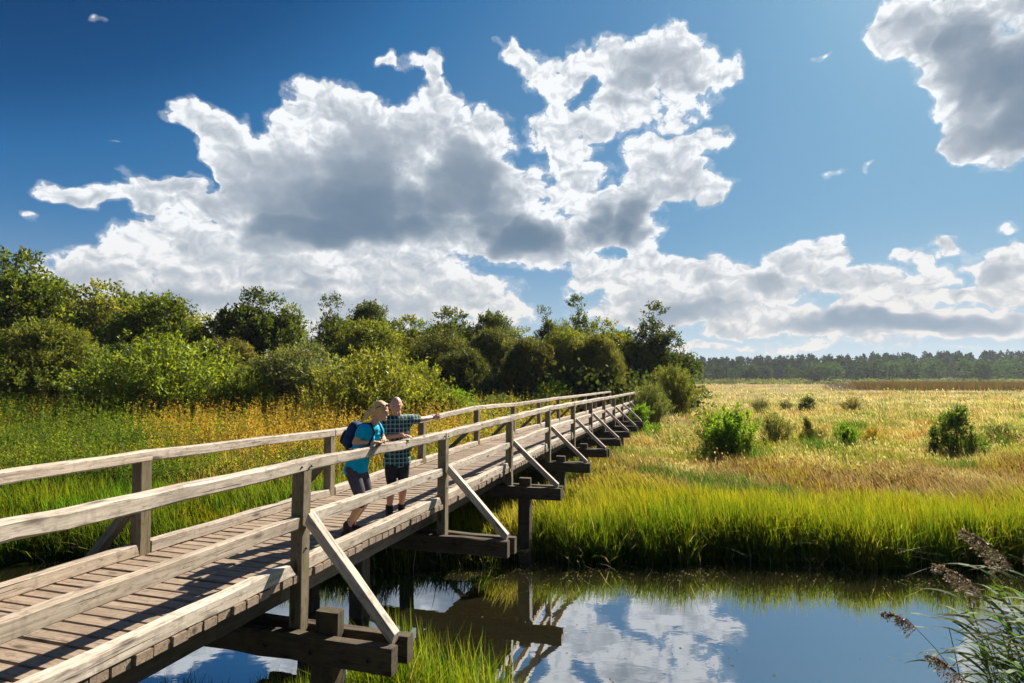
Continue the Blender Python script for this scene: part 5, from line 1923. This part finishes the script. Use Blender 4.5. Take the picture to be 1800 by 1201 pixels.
    for q in (-0.105, 0.105):
        s0 = J['nkb'] + BD * q * 0.9
        own(solid('shoulder_strap', [skin_mesh([(pc + up * 0.16 + BD * q * 0.8 - bk * 0.07, 0.012), (s0 + bk * 0.075 + up * 0.0, 0.012), (s0 - bk * 0.02 + up * 0.045, 0.012),
                                                (s0 - bk * 0.115 - up * 0.03, 0.012), (J['chs'] + BD * q * 1.25 - bk * 0.135, 0.012), (J['chs'] + BD * q * 1.5 - bk * 0.07 - up * 0.14, 0.014),
                                                (pc + BD * q * 1.1 - up * 0.16 - bk * 0.05, 0.014)],
                                               [(i, i + 1) for i in range(6)], 0, 1)], M_STRAP, k, 0.006, 1), k, ki)

    # ================= the man: turned towards the camera, left arm stretched out pointing
    m_ = empty('person', (-1.655, 8.60, zf))
    tag(m_, 'bald man in teal plaid shirt and dark shorts pointing with his outstretched arm', 'person')
    mi = Matrix.Translation(-m_.location)
    F = np.array([0.50, -0.866, 0.0])
    Lf = np.array([0.866, 0.50, 0.0])
    C = np.array([-1.655, 8.60, zf])
    Q = lambda a, b, z: C + Lf * a + F * b + np.array([0, 0, z])
    J = {
        'pel': Q(0.02, 0.0, 0.90), 'wst': Q(0.02, 0.0, 1.04), 'chs': Q(0.02, 0.02, 1.24), 'nkb': Q(0.0, 0.03, 1.41), 'nkt': Q(-0.01, 0.05, 1.475),
        'shL': Q(0.19, 0.03, 1.375), 'shR': Q(-0.17, 0.03, 1.375),
        'elR': Q(-0.20, 0.07, 1.135), 'wrR': Q(0.02, 0.20, 1.175),
        'hpL': Q(0.10, 0.0, 0.87), 'hpR': Q(-0.07, 0.0, 0.87), 'knL': Q(0.10, 0.03, 0.49), 'knR': Q(-0.07, 0.02, 0.49), 'anL': Q(0.10, -0.03, 0.11), 'anR': Q(-0.08, -0.03, 0.11),
    }
    tip = bp(3.45, -0.13, 1.375)
    dv = tip - J['shL']
    dv /= np.linalg.norm(dv)
    J['elL'] = J['shL'] + dv * 0.275 - np.array([0, 0, 0.012])
    J['wrL'] = J['shL'] + dv * 0.52
    A = axes(F * 0.9 + Lf * -0.30, 0.12)
    hc = Q(-0.03, 0.065, 1.580)
    hp_, HL = head_parts(hc, A, 1.08)
    parts = limbs(J, 1.04, Lf) + hp_
    parts.append(skin_mesh([(J['nkb'], 0.062), (J['nkt'], 0.058), (hc - A[2] * 0.05 - A[1] * 0.025, 0.058)], [(0, 1), (1, 2)], 0, 1))
    parts += hand_parts(J['wrL'], dv, np.cross(dv, [0, 0, 1.0]) + np.array([0, 0, -0.6]), 0.4, 1.0, point=True, thumb=-1)
    parts += hand_parts(J['wrR'], Lf * 0.75 + F * 0.55 + np.array([0, 0, -0.12]), (0, 0, -1), 0.7, 1.0, thumb=-1)
    o2 = lambda o: own(o, m_, mi)
    o2(solid('body', parts, M_SKM, m_, 0.0055, 3))
    up = np.array([0, 0, 1.0])
    shp = torso(J, 1.04, Lf, 0.020, 0.020, False, 0.0) + arm(J, 'L', 1.04, 0.020, 0.30) + arm(J, 'R', 1.04, 0.020, 0.46)
    shp.append(skin_mesh([(Q(0.02, 0, 0.68), (0.208, 0.160)), (Q(0.02, 0, 0.80), (0.204, 0.160)), (J['pel'] + up * 0.06, (0.176, 0.140))], [(0, 1), (1, 2)], 0, 1, Lf))
    for q in (-1, 1):
        shp.append(skin_mesh([(J['nkb'] + Lf * q * 0.060 - F * 0.02 + up * 0.022, 0.017), (J['nkb'] + Lf * q * 0.050 + F * 0.055 + up * 0.0, 0.017), (J['nkb'] + Lf * q * 0.022 + F * 0.085 - up * 0.05, 0.013)], [(0, 1), (1, 2)]))
    o2(solid('plaid_shirt', shp, M_PLAID, m_, 0.007, 4, lambda V: (V[:, 2] > zf + 0.735 + 0.02 * np.sin(V[:, 0] * 25)) | (np.hypot(V[:, 0] - C[0], V[:, 1] - C[1]) > 0.4)))
    o2(solid('shorts', leg(J, 'R', 1.04, 0.014, 0.46) + leg(J, 'L', 1.04, 0.014, 0.46) + [ball(J['pel'] - up * 0.02, (0.160, 0.128, 0.11), np.array([Lf, -F, up]), 16)], M_SHO, m_, 0.007, 3))
    for s in 'RL':
        b, so = boot_parts(J['an' + s], F + Lf * (0.25 if s == 'L' else -0.15), zf - 0.015)
        bt = o2(solid('boot', b, M_BTM, m_, 0.006, 2))
        sl_ = solid('sole', so, M_SOLE, None, 0.006, 1)
        sl_.parent = bt
    for x in (-1, 1):
        o2(solid('eye', [ball(HL(x * 0.031, 0.084, 0.003), (0.013, 0.006, 0.006), A, 10)], M_EYE, m_, 0.002, 0))
    o2(solid('watch', [ball(J['wrL'] - dv * 0.02, (0.034, 0.034, 0.016), np.array([np.cross(dv, [0, 0, 1.0]), np.cross(np.cross(dv, [0, 0, 1.0]), dv), dv]), 14)], M_STRAP, m_, 0.004, 1))


# ------------------------------------------------------------------ reeds at the lower right
def build_reeds():
    M_RST = mat_plain('reed_stem', (0.20, 0.19, 0.06), 0.6, 0.3, 0.2, 20)
    M_PLU = mat_leaf('reed_plume', 0.4, attr='col', tsc=(1.3, 1.2, 1.2))

    def reed(seed, H, lean, plume, nl, top=0.85, L0=0.50):
        rng = np.random.default_rng(seed)
        n = 9
        t = np.linspace(0, 1, n)
        pts = np.stack([-lean * t ** 1.8, 0.06 * rng.normal() * t, H * t - 0.25 * lean * t ** 3], 1)
        tv, tf = tube_np(pts, np.linspace(0.006, 0.0022, n), 5)
        V, F, Cc = [], [], []
        o = 0
        for i in range(nl):
            q = 0.15 + ((top if plume else 1.0) - 0.15) * i / max(1, nl - 1)
            p = np.array([np.interp(q, t, pts[:, k]) for k in range(3)])
            L = L0 * rng.uniform(0.75, 1.2) * (1.1 - 0.45 * q)
            az = math.pi + rng.normal(0, 0.55) + (0.9 if i % 2 else -0.9) * 0.5
            up = rng.uniform(0.25, 0.85)
            w0 = rng.uniform(0.008, 0.013)
            hz = np.array([math.cos(az), math.sin(az), 0])
            sd = np.array([-math.sin(az), math.cos(az), 0.25 * rng.normal()])
            sd /= np.linalg.norm(sd)
            m = 7
            for k in range(m):
                u = k / (m - 1)
                c = p + hz * L * u * (0.75 + 0.25 * (1 - up)) + np.array([0, 0, 1]) * L * (up * u - 0.75 * u * u * (0.4 + up * 0.5))
                w = w0 * math.sin(math.pi * (0.12 + 0.88 * u) ** 0.8) if u < 1 else 0.0008
                V += [c - sd * w, c + sd * w]
                g = rng.uniform(0.9, 1.1)
                base = np.array([0.060, 0.125, 0.018]) * g
                tipc = np.array([0.30, 0.20, 0.04]) if i % 4 == 0 else np.array([0.12, 0.18, 0.03])
                f = u * u
                Cc += [base * (1 - f) + tipc * f] * 2
            for k in range(m - 1):
                a = o + 2 * k
                F.append((a, a + 1, a + 3, a + 2))
            o += 2 * m
        fol = (np.array(V), np.array(F), np.array(Cc))
        pl = None
        if plume:
            # drooping panicle of many fine branches swept to one side
            PV, PF, PC = [], [], []
            tipd = pts[-1] - pts[-2]
            tipd /= np.linalg.norm(tipd)
            nb = 40
            oo = 0
            for i in range(nb):
                u = i / nb
                b = pts[-1] - tipd * 0.10 + (tipd * 0.40 + np.array([-0.12, 0, -0.10]) * u) * u * plume
                L = (0.105 * (1 - u) + 0.025) * plume
                d = tipd * 0.6 + np.array([-0.55, 0, -0.55]) * rng.uniform(0.5, 1.2) + rng.normal(0, 0.28, 3)
                d /= np.linalg.norm(d)
                s = np.cross(d, [0.3, 1, 0.2])
                s = s / np.linalg.norm(s) * 0.0012
                e = b + d * L + np.array([0, 0, -0.05]) * plume
                m0 = pts[-1] - tipd * 0.02
                for q0, q1 in ((b, e), (m0, b)):
                    PV += [q0 - s, q0 + s, q1 + s, q1 - s]
                    PF.append((oo, oo + 1, oo + 2, oo + 3))
                    oo += 4
                    PC += [np.array([0.20, 0.16, 0.10])] * 4
                for j in range(14):
                    v = (j + 0.5) / 14
                    c = b + d * L * v + np.array([0, 0, -0.05]) * v * v * plume + rng.normal(0, 0.003, 3)
                    dd = d + rng.normal(0, 0.5, 3)
                    dd /= np.linalg.norm(dd)
                    s = np.cross(dd, rng.normal(0, 1, 3))
                    s /= np.linalg.norm(s)
                    l = 0.017 * rng.uniform(0.7, 1.4)
                    PV += [c, c + dd * l * 0.5 + s * l * 0.22, c + dd * l, c + dd * l * 0.5 - s * l * 0.22]
                    PF.append((oo, oo + 1, oo + 2, oo + 3))
                    oo += 4
                    k = rng.uniform(0.6, 1.4)
                    cc = np.array([0.22, 0.155, 0.12]) * k if rng.uniform() < 0.5 else np.array([0.36, 0.29, 0.18]) * k
                    PC += [cc] * 4
            pl = (np.array(PV), np.array(PF), np.array(PC))
        return (tv, tf), fol, pl
    kinds = {}
    for nm, args in dict(a=(1, 2.3, 0.75, 0.95, 17), b=(2, 2.1, 0.55, 0.85, 17), c=(3, 1.7, 0.25, 0, 17), d=(4, 1.5, 0.15, 0, 14), e=(5, 2.2, 0.9, 0.6, 12)).items():
        (tv, tf), fol, pl = reed(*args)
        kinds[nm] = [mk('stem', tv, tf, M_RST, smooth=True, link=False), mk('leaves', fol[0], fol[1], M_GRASS, attrs={'col': fol[2]}, link=False)]
        if pl:
            kinds[nm].append(mk('plume', pl[0], pl[1], M_PLU, attrs={'col': pl[2]}, link=False))
    used = set()
    tips = [  # kind, photo px of the tip, distance, turn
        ('e', 1568, 1066, 4.4, 0.0, 'thin reed with a small drooping plume, furthest left over the water'),
        ('d', 1642, 1085, 4.6, -0.2, 'short upright leafy reed without a plume, standing between thin drooping ones'),
        ('a', 1700, 1008, 4.3, 0.1, 'tall reed bent left under a big purple brown plume'),
        ('b', 1668, 1165, 3.7, 0.0, 'low reed whose dark plume hangs at the bottom edge'),
        ('b', 1748, 985, 4.9, -0.15, 'reed at the right edge whose plume stands before the dark bank'),
    ]
    fill = [('c', 1720, 1050, 4.5, 0.2), ('c', 1760, 1075, 4.2, -0.3), ('d', 1790, 1060, 4.6, 0.4), ('c', 1735, 1120, 4.0, -0.1), ('c', 1780, 1110, 3.9, 0.3), ('d', 1700, 1130, 4.3, 0.1),
            ('c', 1800, 1040, 4.7, -0.2), ('c', 1800, 1150, 3.7, 0.0), ('d', 1760, 1160, 3.7, 0.5), ('c', 1720, 1180, 3.8, -0.4), ('c', 1830, 1060, 4.4, 0.1), ('c', 1850, 1000, 4.6, 0.3),
            ('d', 1690, 1190, 3.9, 0.2), ('c', 1820, 1090, 4.1, -0.2), ('b', 1850, 1000, 4.8, 0.0), ('c', 1775, 1020, 4.8, 0.0), ('c', 1745, 1090, 4.5, 0.25), ('d', 1805, 1120, 4.2, -0.35)]
    rr_ = random.Random(3)
    for _ in range(26):
        fill.append((rr_.choice('cdcd'), rr_.uniform(1700, 1860), rr_.uniform(1060, 1200), rr_.uniform(3.7, 4.7), rr_.uniform(-0.5, 0.5)))
    H = dict(a=(2.3, 0.75), b=(2.1, 0.55), c=(1.7, 0.25), d=(1.5, 0.15), e=(2.2, 0.9))
    for row in tips + fill:
        kd, px, py, Y, rz = row[:5]
        h, ln = H[kd]
        h2 = h - 0.25 * ln
        X = (px - 900) / 1050 * Y
        Z = CAM_Z - (py - 665) / 1050 * Y
        bx = X + ln
        sc = 1.0
        gz = Z - h2
        g0 = float(ground_z(bx, Y))
        sc = (Z - max(g0, -0.3)) / h2
        bx = X + ln * sc * math.cos(rz)
        by = Y + ln * sc * math.sin(rz)
        r = empty('reed', (bx, by, float(max(ground_z(bx, by), -0.3)) - 0.02), rz)
        r.scale = (sc, sc, sc)
        if len(row) > 5:
            tag(r, row[5], 'reed', 'reeds leaning left at the lower right corner')
        else:
            tag(r, {'c': 'tall leafy reed without a plume in the dense clump at the lower right corner', 'd': 'short leafy reed without a plume low in the clump at the lower right corner'}.get(kd, 'plumed reed at the very right edge of the lower right clump'), 'reed', 'reeds leaning left at the lower right corner')
        first = kd not in used
        used.add(kd)
        for src in kinds[kd]:
            o = src if first else src.copy()
            COL.objects.link(o)
            o.parent = r


def build_haze():
    m, t, out = mat_new('haze_air')
    v = t.new('ShaderNodeVolumePrincipled')
    v.inputs['Color'].default_value = (0.80, 0.88, 1.0, 1)
    v.inputs['Density'].default_value = 0.00010
    v.inputs['Anisotropy'].default_value = 0.3
    t.l.new(v.outputs[0], out.inputs['Volume'])
    x0, x1, y0, y1, z0, z1 = -3600, 3600, -1000, 3600, -3.0, 42.0
    V = [(x, y, z) for z in (z0, z1) for y in (y0, y1) for x in (x0, x1)]
    F = np.array([(0, 2, 3, 1), (4, 5, 7, 6), (0, 1, 5, 4), (2, 6, 7, 3), (0, 4, 6, 2), (1, 3, 7, 5)])
    tag(mk('haze', V, F, m), kind='stuff')


import time
if not SKY_ONLY:
    _t = time.time()
    build_ground()
    build_water()
    build_bridge()
    print('T bridge', time.time() - _t)
    build_people()
    build_reeds()
    print('T people', time.time() - _t)
    build_protos()
    build_trees()
    print('T trees', time.time() - _t)
    build_meadow()
    build_forest()
    build_undergrowth()
    build_flecks()
    build_haze()
    print('T all', time.time() - _t)
